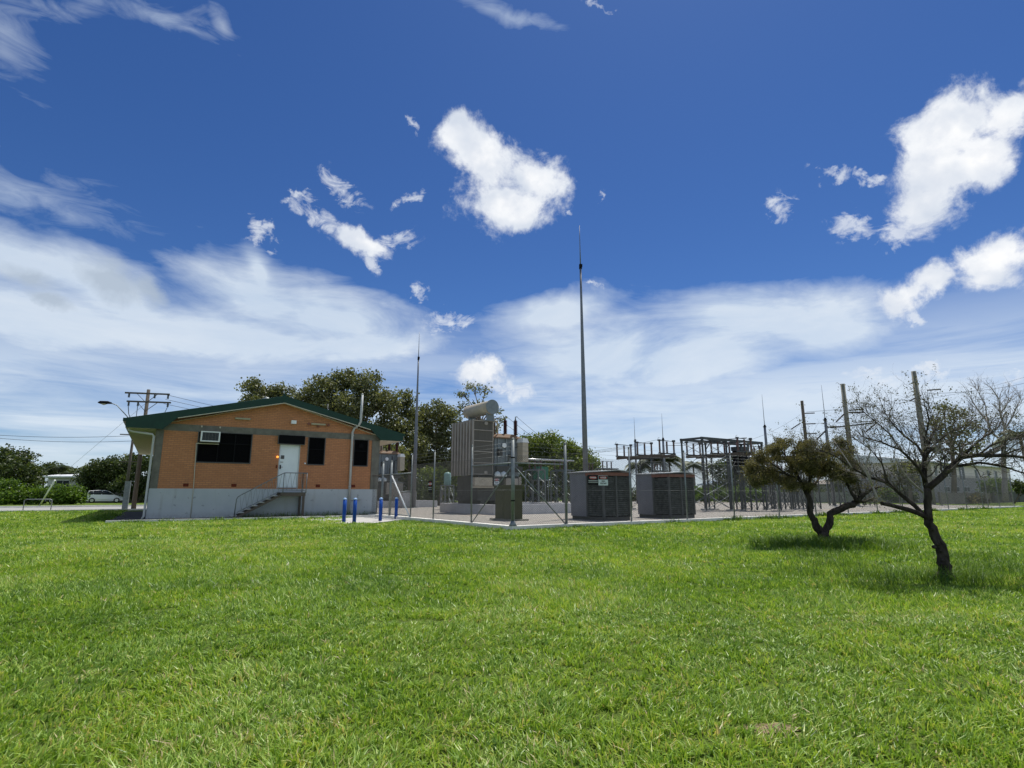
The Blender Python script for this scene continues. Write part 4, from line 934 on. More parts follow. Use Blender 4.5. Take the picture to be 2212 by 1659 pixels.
wire(at(-60, 941, 60), (-42.3, 62, 6.9), .35, 'lower long street wire left of the far pole', .02, G2)
for i in range(3): wire((-29+1.4-i*.1, 43.8, 8.9-.35*i), (-13, 90, 8.7-.3*i), .5, ['top', 'middle', 'lowest'][i]+' wire passing right from the street light pole behind the roof', .015, G2)
b = MB(); L_, R_ = Vector((-32.9, 38.3, 0)), Vector((-31.6, 39.0, 0)); up = Vector((0,0,.78))
b.tube([L_, L_+up*.9, L_+up+(R_-L_)*.06, R_+up-(R_-L_)*.06, R_+up*.9, R_], .03, 8)
tag(b.build('hoop_rail', M['galv']), 'low galvanised hoop rail at the edge of the lawn by the road', 'rail')

# ---------------------------------------------------------------- car across the road
def car():
    f = empty('parked_car', Vector((-50.6, 70.5, .02)), R(90-56), 'small white hatchback parked across the road in front of the hedge', 'car')
    def loft(secs, m, name, parent):   # secs: (x, halfwidth, z0, z1, halfwidth_top)
        v = []; 
        for (x, w, z0, z1, wt) in secs: v += [(x,-w*.93,z0),(x,-w,z0+(z1-z0)*.35),(x,-wt,z1),(x,wt,z1),(x,w,z0+(z1-z0)*.35),(x,w*.93,z0)]
        n = len(secs); fs = [(6*i+j, 6*(i+1)+j, 6*(i+1)+(j+1) % 6, 6*i+(j+1) % 6) for i in range(n-1) for j in range(6)]
        fs += [tuple(reversed(range(6))), tuple(range(6*(n-1), 6*n))]
        return MB().add(v, fs).build(name, m, parent)
    bd = loft([(-1.95,.72,.35,.85,.68),(-1.85,.82,.22,.98,.76),(-1.2,.85,.2,1.0,.8),(0,.86,.2,.98,.8),(.9,.85,.2,.95,.78),(1.5,.83,.22,.82,.72),(1.85,.75,.26,.66,.62),(1.97,.62,.34,.55,.5)], M['carwhite'], 'body', f)
    loft([(-1.86,.72,.97,1.0,.70),(-1.55,.74,.97,1.40,.58),(-1.0,.75,.97,1.49,.60),(-.1,.75,.97,1.49,.60),(.45,.74,.95,1.30,.58),(1.0,.72,.92,.95,.66)], M['glass'], 'windows', f)
    loft([(-1.72,.62,1.38,1.42,.58),(-1.5,.63,1.42,1.47,.57),(-1.0,.63,1.475,1.52,.58),(-.1,.63,1.475,1.52,.58),(.3,.62,1.36,1.41,.56)], M['carwhite'], 'roof', f)
    b = MB()
    for s in (-1, 1):
        for (x0, z0, x1, z1) in ((1.0,.93,.3,1.40),(-.35,.97,-.33,1.48),(-1.15,.97,-1.25,1.47),(-1.8,.97,-1.6,1.42)): b.bar((x0, s*.735, z0), (x1, s*.61, z1), .07, .03)
    b.build('pillars', M['carwhite'], f)
    for x in (-1.25, 1.22):
        for s in (-1, 1):
            w = MB(); w.lathe((x, s*.70 if s > 0 else -.88, .30), [(.30,0),(.31,.04),(.31,.14),(.30,.18)], 20, (0,1,0)); wo = w.build('wheel', M['tyre'], f)
            w = MB(); w.lathe((x, s*.89-(.02 if s > 0 else 0), .30), [(.19,0),(.19,.02)], 14, (0,1,0)); w.build('rim', M['steelw'], wo)
    for s in (-1, 1): MB().box(-1.93, -1.80, s*.72-.08, s*.72+.08, .72, .92).build('tail_light', M['redlight'], f)
    for s in (-1, 1): MB().box(1.78, 1.90, s*.58-.12, s*.58+.12, .56, .70).build('headlight', M['signwhite'], f)
    f.scale = (1, 1, 1)
car()

# ---------------------------------------------------------------- houses behind
def house(name, loc, rz, label, L, D, H, wall, low, roof, wins, over=.5, rise=.5, hlow=None, hip=False):
    f = empty(name, loc, rz, label, 'house')
    if hlow: MB().box(0, L, 0, D, 0, hlow).build('lower_wall', M[low], f); MB().box(-.02, L+.02, -.02, D+.02, hlow, H).build('upper_wall', M[wall], f)
    else: MB().box(0, L, 0, D, 0, H).build('wall', M[wall], f)
    x0, x1, y0, y1, h0, h1 = -over, L+over, -over, D+over, H+.02, H+.2; m = (D/2+over) if hip else 0
    b = MB(); b.box(x0, x1, y0, y1, h0, h1); q0 = D/2 if hip else y1
    b.add([(x0,y0,h1),(x1,y0,h1),(x1-m,q0,h1+rise),(x0+m,q0,h1+rise),(x0,y1,h1),(x1,y1,h1)], [(0,1,2,3),(1,5,2),(5,4,3,2),(4,0,3)]); b.build('roof', M[roof], f)
    for (x, z, w, h) in wins:
        q = MB(); q.box(x-.05, x+w+.05, -.06, -.021, z-.05, z+h+.05); qo = q.build('window', M['white'], f)
        q = MB(); q.box(x, x+w, -.07, -.062, z, z+h); q.build('pane', M['housepane'], qo)
        q = MB(); q.box(x+w/2-.02, x+w/2+.02, -.08, -.071, z, z+h); q.build('mullion', M['white'], qo)
    return f
house('two_storey_house', (50.3, 70, 0), YA, 'long cream and grey two-storey house with white roof beyond the right fence', 35.5, 9, 5.0, 'houseup', 'houselow', 'houseroof',
      [(5.7,3.4,.8,1.3),(8.6,3.3,1.4,1.4),(10.3,3.3,2.7,1.4),(14.0,3.0,1.9,1.8),(20,3.3,1.0,1.2),(25,3.4,1.0,1.1),(27.8,3.4,1.4,1.1),(8.0,1.4,1.8,.6),(11.2,1.4,1.9,.6),(15,1.4,1.9,.6),(21,1.3,1.0,.8)], .6, 1.5, 3.3)
hs = at(1850, 1080, 98)
house('gabled_house', (hs.x, hs.y, 0), YA, 'low grey hip-roofed house in the gap between the two foreground trees', 9, 9, 2.6, 'houselow', 'houselow', 'beige', [(2,1.2,1.4,1.1),(5.4,1.2,1.2,1.1)], .6, 1.3, None, True)
hs = at(1560, 1070, 100)
house('low_house', (hs.x, hs.y, 0), R(10), 'low house with blue-grey roof behind the gantry', 9, 7, 2.6, 'houselow', 'houselow', 'bluegreyroof', [(1.5,1,1.2,1.1),(4.5,1,1.5,1.1)], .6, 1.4, None, True)
hs = at(1622, 1080, 96)
house('white_house', (hs.x, hs.y, 0), R(12), 'small pale two-level house glimpsed under the brown-leaved tree', 4.5, 5, 3.8, 'houseup', 'houselow', 'houseroof', [(.8,2.2,1.0,.8),(2.8,2.2,.9,.8),(1.2,.6,1.0,.8)], .4, .8, 2.0)
hs = at(96, 1085, 78)
house('white_roofed_house', (hs.x, hs.y, 0), R(6), 'house with white skillion roof showing above the hedges on the left', 4.6, 6, 3.3, 'bund', 'bund', 'houseroof', [(1.2,2.0,1.6,.9)], .5, .7)
def long_wall(name, p, q, h, m, label):
    b = MB(); p, q = Vector(p), Vector(q); b.bar(p+Vector((0,0,h/2)), q+Vector((0,0,h/2)), .2, h)
    n = int((q-p).length/3); d = (q-p)/max(n, 1)
    o = b.build(name, M[m]); tag(o, label, 'wall')
    for i in range(n+1): c = p+d*i; MB().bar(c, c+Vector((0,0,h+.12)), .3).build('pier', M[m], o)
long_wall('garden_wall', (46.5, 61.5, 0), (58.5, 69.6, 0), 1.2, 'beige', 'beige rendered garden wall in front of the two-storey house')
long_wall('boundary_wall', (33.5, 72.0, 0), (50.0, 72.0, 0), 1.3, 'boundary', 'grey block wall beyond the yard behind the bare tree trunk')
long_wall('garden_wall', (59.5, 70.2, 0), (75, 80.7, 0), 1.5, 'tdark', 'dark garden wall at the right edge below the shrubs')
long_wall('paling_fence', (-56, 70.6, 0), (-40, 79.5, 0), 1.3, 'woodgrey', 'grey paling fence behind the parked car')

# ---------------------------------------------------------------- vegetation
def unit(v): return v/np.maximum(np.linalg.norm(v, axis=-1, keepdims=True), 1e-9)
def leaves(name, C, size, m, parent, asp=.4, down=0., tint=None, flat=0., rng=RNG):
    N = len(C); u = rng.normal(size=(N, 3)); u[:, 2] = u[:, 2]*(1-flat)-down*1.2; u = unit(u)
    w = unit(np.cross(u, rng.normal(size=(N, 3))))
    s = size*rng.uniform(.6, 1.35, (N, 1)); u = u*s; w = w*s*asp
    V = np.stack([C, C+u*.45+w, C+u, C+u*.45-w], 1)
    if tint is None: tint = rng.uniform(0, 1, N)
    return np_mesh(name, V, 4, m, tint, parent)
def lobe_points(lobes, per_m2, leaf_sd, n_leaf, rng, hollow=.55):
    C, T = [], []
    for (c, r) in lobes:
        k = max(5, int(per_m2*9*r*r)); d = unit(rng.normal(size=(k, 3))); rad = r*(hollow+(1-hollow)*rng.uniform(0, 1, (k, 1))**.6)
        q = np.array(c)+d*rad*np.array([1, 1, .85]); tn = rng.uniform(.15, .85, k)
        P = np.repeat(q, n_leaf, 0)+rng.normal(size=(k*n_leaf, 3))*leaf_sd*np.array([1, 1, .7]); C.append(P)
        T.append(np.clip(np.repeat(tn, n_leaf)+rng.normal(size=k*n_leaf)*.2, 0, 1))
    return np.concatenate(C), np.concatenate(T)
def px_lobes(L, Y, dr=1.0, jit=.9, rng=RNG):
    out = []
    for (x, y, r) in L:
        rm = r/1224*Y*dr; yy = Y+rng.uniform(-1, 1)*rm*jit; p = at(x, y, yy); out.append(((p.x, p.y, p.z), rm))
    return out
def tree(name, label, cat, L, Y, lm, trunk_px, leaf=.24, dens=2.2, nl=36, sd=.34, seed=1, down=.5, group=None, hollow=.4, tm='trunk', tr=.22, limbs=True, asp=.42):
    rng = np.random.default_rng(seed); random.seed(seed)
    lobes = px_lobes(L, Y, rng=rng); bx = at(trunk_px, 1080, Y)
    f = empty(name, (bx.x, Y, 0), 0, label, cat, group)
    C, T = lobe_points(lobes, dens, sd, nl, rng, hollow); C = C-np.array([bx.x, Y, 0]); C = C[C[:, 2] > .05] if True else C; T = T[:len(C)]
    leaves('crown', C, leaf, M[lm], f, asp, down, T, rng=rng)
    zs = [c[2] for c, r in lobes]; zm = min(zs)+.25*(max(zs)-min(zs)); b = MB()
    mid = Vector((sum(c[0] for c, r in lobes)/len(lobes)-bx.x, 0, zm))
    b.tube([(0,0,0), mid*.5+Vector((.12,0,0)), mid], [tr, tr*.8, tr*.6], 8)
    if limbs:
        for c, r in lobes:
            q = Vector((c[0]-bx.x, c[1]-Y, c[2])); m1 = mid.lerp(q, .5)+Vector((random.uniform(-.4,.4), random.uniform(-.4,.4), -.2))
            b.tube([mid*.9, m1, q+Vector((0,0,r*.3))], [tr*.45, tr*.28, tr*.1], 6)
            for k in range(3):
                d = Vector((random.gauss(0,1), random.gauss(0,1), abs(random.gauss(0,1)))).normalized()*r*.8
                b.tube([m1.lerp(q, .5), q+d*.5, q+d], [tr*.18, tr*.1, tr*.04], 4)
    b.build('trunk', M[tm], f); return f
GE = 'eucalypts behind the brick building'
tree('eucalypt_tree', 'pale loose eucalypt crown above the left slope of the building roof', 'tree', [(545,835,24),(580,852,26),(616,848,22),(560,875,28),(600,885,28),(540,870,20)], 64, 'euc', 580, seed=11, group=GE)
tree('eucalypt_tree', 'largest dark eucalypt crown directly behind the roof ridge and vent pipe', 'tree', [(690,842,36),(740,822,34),(795,828,32),(828,868,34),(700,890,44),(762,880,48),(838,925,38),(655,868,24),(700,945,45),(770,945,48),(840,985,40),(668,905,30)], 60, 'euc', 760, seed=12, dens=2.4, nl=38, group=GE, tr=.4)
tree('eucalypt_tree', 'narrow eucalypt between the vent pipe and the left lightning mast', 'tree', [(872,858,20),(868,885,22),(895,900,24),(880,935,32),(905,965,28),(880,1000,30)], 62, 'euc', 885, seed=13, group=GE)
tree('eucalypt_tree', 'grey-green eucalypt between the lightning mast and the near transformer', 'tree', [(915,892,22),(948,888,26),(972,905,26),(930,935,36),(970,950,36),(950,1000,40),(915,990,32),(985,1010,28)], 64, 'euc', 950, seed=14, group=GE)
tree('eucalypt_tree', 'open airy eucalypt crown above the transformer drum', 'tree', [(998,852,15),(1022,838,16),(1050,846,14),(1008,878,16),(1045,876,15),(1076,885,11),(1030,905,16),(1078,905,9),(990,885,13),(1070,925,10)], 58, 'euc', 1030, leaf=.2, dens=1.7, nl=20, sd=.25, seed=15, group=GE)
tree('leafy_bush', 'bright green bush between the lightning mast and transformer, below the eucalypts', 'bush', [(925,1030,20),(955,1028,20),(985,1032,18),(940,1045,18)], 56, 'mango', 950, seed=16, dens=3, nl=26, down=.1, limbs=False)
tree('dense_tree', 'dark dense tree mass behind the building corner and farther transformer', 'tree', [(832,1010,28),(868,1018,28),(902,1012,26),(845,1050,30),(888,1052,28)], 72, 'darkleaf', 860, leaf=.24, dens=3, nl=34, seed=26, down=.2)
tree('dense_tree', 'dark dense tree mass behind the pale green cylinder', 'tree', [(932,1005,26),(965,1010,26),(1000,1015,26),(940,1048,28),(985,1050,28),(1020,1045,22)], 70, 'darkleaf', 960, leaf=.24, dens=3, nl=34, seed=27, down=.2)
GM = 'round-crowned trees behind the yard'
tree('mango_tree', 'rounded green tree crown right of the near transformer', 'tree', [(1135,965,25),(1165,958,26),(1190,952,22),(1130,1000,28),(1170,1000,32),(1150,1035,30),(1205,985,26)], 64, 'mango', 1160, leaf=.19, dens=4.2, nl=40, seed=17, down=.2, group=GM)
tree('mango_tree', 'yellow-green tree crown just left of the tallest lightning mast', 'tree', [(1225,972,24),(1250,985,24),(1272,1003,22),(1235,1010,30),(1270,1030,28),(1205,1030,26),(1300,1032,18),(1250,1045,26)], 60, 'mango', 1245, leaf=.19, dens=4.2, nl=40, seed=18, down=.2, group=GM)
GD = 'dark trees behind the steel gantry'
tree('dark_tree', 'dark tree crown showing through the steel gantry', 'tree', [(1548,1012,20),(1580,1004,24),(1560,1038,24),(1595,1035,22)], 92, 'darkleaf', 1570, leaf=.32, seed=19, group=GD, dens=1.2)
tree('dark_tree', 'dark tree crown at the right end of the gantry, behind the black cabinet', 'tree', [(1620,1012,24),(1648,1030,26),(1680,1040,24),(1635,1050,22)], 96, 'darkleaf', 1640, leaf=.32, seed=20, group=GD, dens=1.2)
def shrubs(lst, g):
    for i, (lab, L, Y, lm, s) in enumerate(lst):
        tree('shrub', lab, 'shrub', L, Y, lm, L[0][0], leaf=.20, dens=5.0, nl=32, sd=.24, seed=40+s, down=.1, group=g, limbs=False, tr=.08, hollow=.3)
shrubs([('bright green hedge shrub at the far left edge behind the road', [(-15,1062,32),(20,1060,26),(15,1078,18),(45,1072,22)], 59, 'hedgeleaf', 1),
        ('hedge shrub under the left house, left of the guy wire', [(70,1068,22),(95,1070,20),(75,1080,16)], 60, 'hedgeleaf', 2),
        ('hedge shrub under the white roof, right of the guy wire', [(120,1066,20),(143,1068,20),(130,1080,14)], 61, 'hedgeleaf', 3),
        ('rounded hedge shrub left of the white car', [(158,1066,18),(170,1075,13),(150,1080,14)], 62, 'hedgeleaf', 4)], 'hedge shrubs across the road')
shrubs([('green shrub left of the gantry, right of the farther shed', [(1500,1062,16),(1515,1068,15),(1528,1075,12)], 72, 'hedgeleaf', 6),
        ('green shrub behind the gantry legs', [(1552,1066,16),(1575,1070,15),(1595,1066,16)], 74, 'hedgeleaf', 7),
        ('shrub right of the gantry behind the lattice stands', [(1618,1068,15),(1645,1070,16),(1668,1072,13)], 75, 'hedgeleaf', 8),
        ('shrub behind the yard below the brown-leaved tree', [(1700,1070,15),(1726,1068,15),(1750,1072,13)], 77, 'darkleaf', 9),
        ('shrub behind the grey wall between the foreground trees', [(1800,1068,16),(1830,1072,12)], 80, 'darkleaf', 10),
        ('shrub against the grey wall left of the bare tree trunk', [(1915,1068,13),(1935,1073,12)], 69, 'hedgeleaf', 11),
        ('shrub against the wall right behind the bare tree trunk', [(1958,1066,13),(1972,1076,9)], 68, 'darkleaf', 12),
        ('orange-green shrub on the beige garden wall', [(2090,1081,8),(2110,1078,9),(2125,1083,6)], 66, 'paper', 13),
        ('big shrub over the garden wall near the right edge', [(2132,1052,13),(2150,1046,15),(2166,1056,12)], 66, 'hedgeleaf', 14),
        ('dark shrub at the right picture edge above the dark wall', [(2190,1050,13),(2210,1052,14)], 66, 'darkleaf', 15),
        ('dark shrub at the back of the yard behind the gap between transformers', [(905,1070,18),(935,1066,20),(970,1070,18),(1000,1072,14)], 58, 'darkleaf', 16),
        ('dark shrub behind the busbars', [(1130,1068,18),(1160,1062,20),(1190,1066,18)], 66, 'darkleaf', 17),
        ('dark shrub behind the nearer shed and busbars', [(1215,1064,18),(1245,1062,18),(1275,1066,16),(1300,1066,14)], 66, 'darkleaf', 18)], 'shrubs behind the yard')
GT = 'dense street trees on the left'
tree('bushy_tree', 'bushy round tree above the hedge at the left edge', 'tree', [(-20,1000,34),(18,988,26),(50,992,20),(30,1015,34),(60,1022,24),(0,1040,30),(68,1045,20)], 66, 'darkleaf', 20, leaf=.26, dens=2, seed=21, group=GT, down=.2)
tree('bushy_tree', 'low dark tree mass behind the white-roofed house', 'tree', [(88,1020,15),(110,1012,14),(135,1016,14),(155,1024,13),(172,1034,12),(80,1040,12)], 88, 'darkleaf', 125, leaf=.3, dens=2.4, nl=34, seed=28, group=GT, down=.2)
tree('bushy_tree', 'dark thicket tree left of the far dark pole', 'tree', [(190,1032,24),(215,1012,22),(245,1008,24),(205,1058,24),(245,1045,28)], 74, 'darkleaf', 215, leaf=.26, dens=2.2, seed=22, group=GT, down=.3)
tree('bushy_tree', 'dark thicket tree between the far pole and the building', 'tree', [(275,1008,22),(300,1002,22),(325,1000,20),(280,1045,28),(320,1045,26),(300,1065,20),(335,1066,20),(350,1048,20)], 72, 'darkleaf', 300, leaf=.26, dens=2.2, seed=23, group=GT, down=.3)
tree('bushy_tree', 'pale thin-leaved tree top next to the far dark pole', 'tree', [(283,985,9),(272,997,8)], 84, 'euc', 281, leaf=.25, dens=2, seed=24, group=GT)
tree('spreading_tree', 'dark-crowned tree behind the bare foreground tree on the right', 'tree', [(2040,882,16),(2068,898,20),(2094,922,19),(2030,915,22),(2058,945,24),(2102,958,15),(2012,948,18),(2085,975,16),(2035,980,20)], 66, 'euc', 2060, leaf=.25, dens=1.4, nl=22, seed=25, down=.2, tr=.3)

tree('olive_tree', 'low olive-brown tree against the left end of the two-storey house', 'tree', [(1945,1016,15),(1966,1010,15),(1985,1018,14),(1955,1036,15),(1978,1040,14)], 64, 'euc', 1965, leaf=.2, dens=3, nl=30, seed=29, down=.2)
tree('dark_bush_tree', 'dark bushy tree behind the grey wall left of the tall concrete pole', 'tree', [(1808,1050,14),(1832,1045,15),(1858,1050,14),(1885,1052,15),(1910,1048,13)], 84, 'darkleaf', 1860, leaf=.26, dens=3, nl=30, seed=30, down=.2)
def palm(p, r, n, label, seed, lm='palmleaf', g=None):
    rng = random.Random(seed); f = empty('palm_tree', (p.x, p.y, 0), 0, label, 'palm', g); h = p.z
    MB().tube([(0,0,0), (.1,0,h*.5), (0,0,h)], [.18, .13, .11], 8).build('trunk', M['trunk'], f)
    V, T = [], []
    for i in range(n):
        a = i*2.4+rng.uniform(-.3,.3); e = rng.uniform(-.2, 1.15); d = Vector((math.cos(a), math.sin(a), 0)); P = []
        for k in range(12):
            t = k/11; P.append(Vector((0,0,h))+d*(r*t*math.cos(e*.7))+Vector((0,0,r*(math.sin(e)*t*1.1-1.05*t*t))))
        sd = Vector((-d.y, d.x, 0)); tn = rng.uniform(.1, .9)
        for k in range(11):
            m_ = P[k].lerp(P[k+1], .5); ll = r*.26*(math.sin(math.pi*min(1, k/11+.12))**.5)
            for s in (-1, 1):
                for q in (0, .33, .66):
                    A = P[k].lerp(P[k+1], q); tip = A+sd*s*ll+Vector((0,0,-ll*.55))+d*ll*.35; w = d*.018*r
                    V.append([A-w, A+w, tip+w*.2, tip-w*.2]); T.append(tn+rng.uniform(-.15,.15))
    np_mesh('crown', np.array([[list(c) for c in q] for q in V]), 4, M[lm], np.clip(np.array(T), 0, 1), f)
GP = 'palms behind the yard'
for i, (x, y, Y, r, lab) in enumerate(((1378,1004,82,2.6,'palm behind the tower of the first disconnector stand'), (1412,992,80,3.0,'palm above the roof of the farther shed, left one'), (1445,994,80,3.0,'palm above the roof of the farther shed, right one'), (1497,1004,84,2.8,'palm touching the left side of the gantry'))):
    palm(at(x, y, Y), r, 26, lab, 60+i, g=GP)
palm(at(2203, 940, 52), 2.6, 22, 'dark palm cut by the right picture edge', 70, g='palms on the right')
for i, (x, y, Y, r, lab) in enumerate(((97,1016,82,2.4,'left palm of the pair above the white-roofed house'), (128,1012,82,2.4,'right palm of the pair above the white-roofed house'), (150,1024,82,2.2,'small palm right of the white-roofed house'),
    (203,1012,78,2.6,'palm at the left end of the dark thicket'), (232,1004,78,2.6,'second palm in the dark thicket, left of the dark pole'), (258,1006,78,2.6,'palm right at the far dark pole'), (305,1004,76,2.6,'palm just left of the building eave'))):
    palm(at(x, y, Y), r, 26, lab, 80+i, g='palms on the left')

for i, (x0, lab) in enumerate(((865, 'dark hedge stretch behind the farther transformer'), (1010, 'dark hedge stretch hidden behind the near transformer'), (1330, 'dark hedge stretch behind the farther louvred shed'), (1440, 'dark hedge stretch left of the gantry at the back of the yard'), (1600, 'dark hedge stretch behind the lattice stands'), (1760, 'dark hedge stretch behind the thick grey pole'), (1850, 'dark hedge stretch behind the fork of the bare tree'))):
    tree('hedge', lab, 'hedge', [(x0+k*24, 1068+(k % 2)*4, 17) for k in range(7 if x0 < 1700 else 4)], 86, 'darkleaf', x0+40, leaf=.3, dens=2.6, nl=30, sd=.35, seed=140+i, down=.1, group='hedges behind the yard', limbs=False, tr=.1, hollow=.3)
# ---- gnarled foreground trees
def grow(b, tips, p, d, L, r, depth, wob=.32, up=.10, kids=3, n=4):
    pts = [p.copy()]; rad = [r]
    for i in range(4):
        d = (d+Vector((random.gauss(0,1), random.gauss(0,1), random.gauss(0,1)))*wob+Vector((0,0,up))).normalized()
        p = p+d*L/4; pts.append(p.copy()); rad.append(r*(1-.13*(i+1)))
    b.tube(pts, rad, n if r > .006 else 3, False)
    if depth <= 0: tips += [pts[3], pts[4]]; return
    for k in range(kids):
        i = random.choice((1, 2, 3, 3, 4)); a = Vector((random.gauss(0,1), random.gauss(0,1), random.gauss(0,.8)))
        grow(b, tips, pts[i], (d+a*.75).normalized(), L*random.uniform(.5,.8), rad[i]*.62, depth-1, wob, up, kids, n)
def limb(b, pts, r0, r1, Y, dy=0., n=8, knob=.12, sub=3):
    P = [at(x, y, Y+dy*i/max(1, len(pts)-1)) for i, (x, y) in enumerate(pts)]; Q = []
    for i in range(len(P)-1):
        for k in range(sub):
            t = k/sub; Q.append(P[i].lerp(P[i+1], t)+Vector((random.gauss(0,1), random.gauss(0,1), random.gauss(0,1)))*r0*(.11 if i+k else 0))
    Q.append(P[-1]); m = len(Q); rr = [(r0+(r1-r0)*i/(m-1))*(1+random.uniform(-knob, knob)) for i in range(m)]
    b.tube(Q, rr, n); return Q, rr
def bare_tree():
    random.seed(31); Y = 8.11; bx = at(2043, 1255, Y); base = Vector((bx.x, Y, 0))
    f = empty('gnarled_tree', base, 0, 'nearest small gnarled tree with black trunk and mostly bare branches', 'tree', 'gnarled small trees on the lawn')
    def mv(b):
        b.v = [(v[0]-base.x, v[1]-base.y, v[2]) for v in b.v]; return b
    b = MB(); limb(b, [(2046,1262),(2040,1222),(2033,1192),(2021,1154),(2006,1120)], .086, .056, Y, 0, 12, .07, 3)
    limb(b, [(2006,1124),(2004,1085),(2003,1056)], .054, .046, Y, 0, 10, .07, 3)
    for i in range(10):      # knots and bark stubs
        t = random.random(); p = at(2046-38*t+random.uniform(-9, 9), 1255-130*t, Y-.05); b.lathe((p.x, p.y, p.z-.02), [(.01,0),(.03,.015),(.028,.035),(.008,.05)], 6)
    for a in range(6): b.tube([base+Vector((0,0,.12)), base+Vector((math.cos(a)*.11, math.sin(a)*.11, .05)), base+Vector((math.cos(a)*.2, math.sin(a)*.2, -.02))], [.05, .035, .015], 6)
    mv(b).build('trunk', M['bark'], f)
    LB = [([(2003,1058),(1997,1032),(1996,1002),(1999,972),(2010,944),(2022,925)], .040, .012, .15), ([(2003,1056),(2029,1035),(2051,1013),(2079,988),(2113,984),(2164,984),(2212,988),(2290,990)], .046, .014, -.3),
          ([(2060,1008),(2117,999),(2164,1007),(2205,1020),(2260,1030)], .022, .008, .2), ([(2003,1119),(1982,1107),(1944,1096),(1904,1087)], .036, .024, -.15),
          ([(1999,1117),(1975,1091),(1944,1066),(1919,1044),(1881,1032),(1850,1016),(1803,985),(1762,969)], .032, .006, .35), ([(2000,1040),(1988,1019),(1972,997),(1944,972),(1906,956),(1865,944)], .024, .007, -.3),
          ([(1997,990),(1982,963),(1956,944),(1931,919),(1913,894)], .020, .006, .4), ([(1998,972),(2000,938),(2007,909),(2000,880)], .018, .005, -.2),
          ([(1996,994),(2022,956),(2048,938),(2075,925),(2100,905)], .018, .005, .3), ([(2082,988),(2101,963),(2126,944),(2150,930)], .018, .006, -.2), ([(2113,984),(2140,962),(2175,950),(2215,945)], .016, .005, .3),
          ([(2164,984),(2200,970),(2260,960)], .014, .005, .1), ([(1944,972),(1925,940),(1890,910),(1865,890)], .012, .004, .2), ([(1919,1044),(1905,1000),(1880,970),(1850,950)], .014, .004, .3)]
    br = MB(); tw = MB(); tips = []
    for (pts, r0, r1, dy) in LB:
        Q, rr = limb(br, pts, r0, r1, Y, dy, 8, .12, 2)
        if r0 == .036: continue
        k0 = max(2, len(Q)//4)
        for i in range(k0, len(Q)):
            for k in range(3 if i < len(Q)-3 else 5):
                d = (Q[i]-Q[i-1]).normalized()+Vector((random.gauss(0,.6), random.gauss(0,.6), random.gauss(.45,.5)))
                grow(tw, tips, Q[i], d.normalized(), random.uniform(.22,.44), max(.0046, rr[i]*.40), 2, .24, .05, 3)
    mv(br).build('limbs', M['bark'], f); mv(tw).build('twigs', M['twig'], f)
    t2 = []
    for (pts, r0, r1, dy) in (([(1896,1078),(1881,1040),(1859,1000),(1847,969)], .014, .005, .2), ([(1994,1064),(1963,1035),(1944,1010),(1931,985)], .015, .006, -.2), ([(1885,1050),(1870,1010),(1880,975),(1870,950)], .012, .004, -.3),
          ([(2000,1000),(2014,990),(2024,976),(2020,964),(2012,966)], .014, .009, -.1), ([(2095,966),(2120,950),(2135,925),(2130,900)], .010, .004, .2), ([(1840,1010),(1820,980),(1800,950)], .009, .003, .2), ([(1930,990),(1935,965),(1920,935)], .008, .003, .2)):
        dd = MB(); Q, rr = limb(dd, pts, r0, r1, Y-.1, dy, 6, .1, 2)
        for i in range(2, len(Q)):
            for k in range(2): grow(dd, t2, Q[i], ((Q[i]-Q[i-1]).normalized()+Vector((random.gauss(0,.6), random.gauss(0,.6), random.gauss(.4,.4)))).normalized(), random.uniform(.12,.25), rr[i]*.5, 1, .28, .08, 3)
        mv(dd).build('dead_branch', M['barkpale'], f)
    rng = np.random.default_rng(3); A = np.array([[t.x-base.x, t.y-base.y, t.z] for t in tips])
    A = A[rng.uniform(size=len(A)) < .26]; A = np.repeat(A, 5, 0)+rng.normal(size=(len(A)*5, 3))*.018
    leaves('foliage', A, .024, M['twigleaf'], f, .28, .1, rng=rng)
bare_tree()
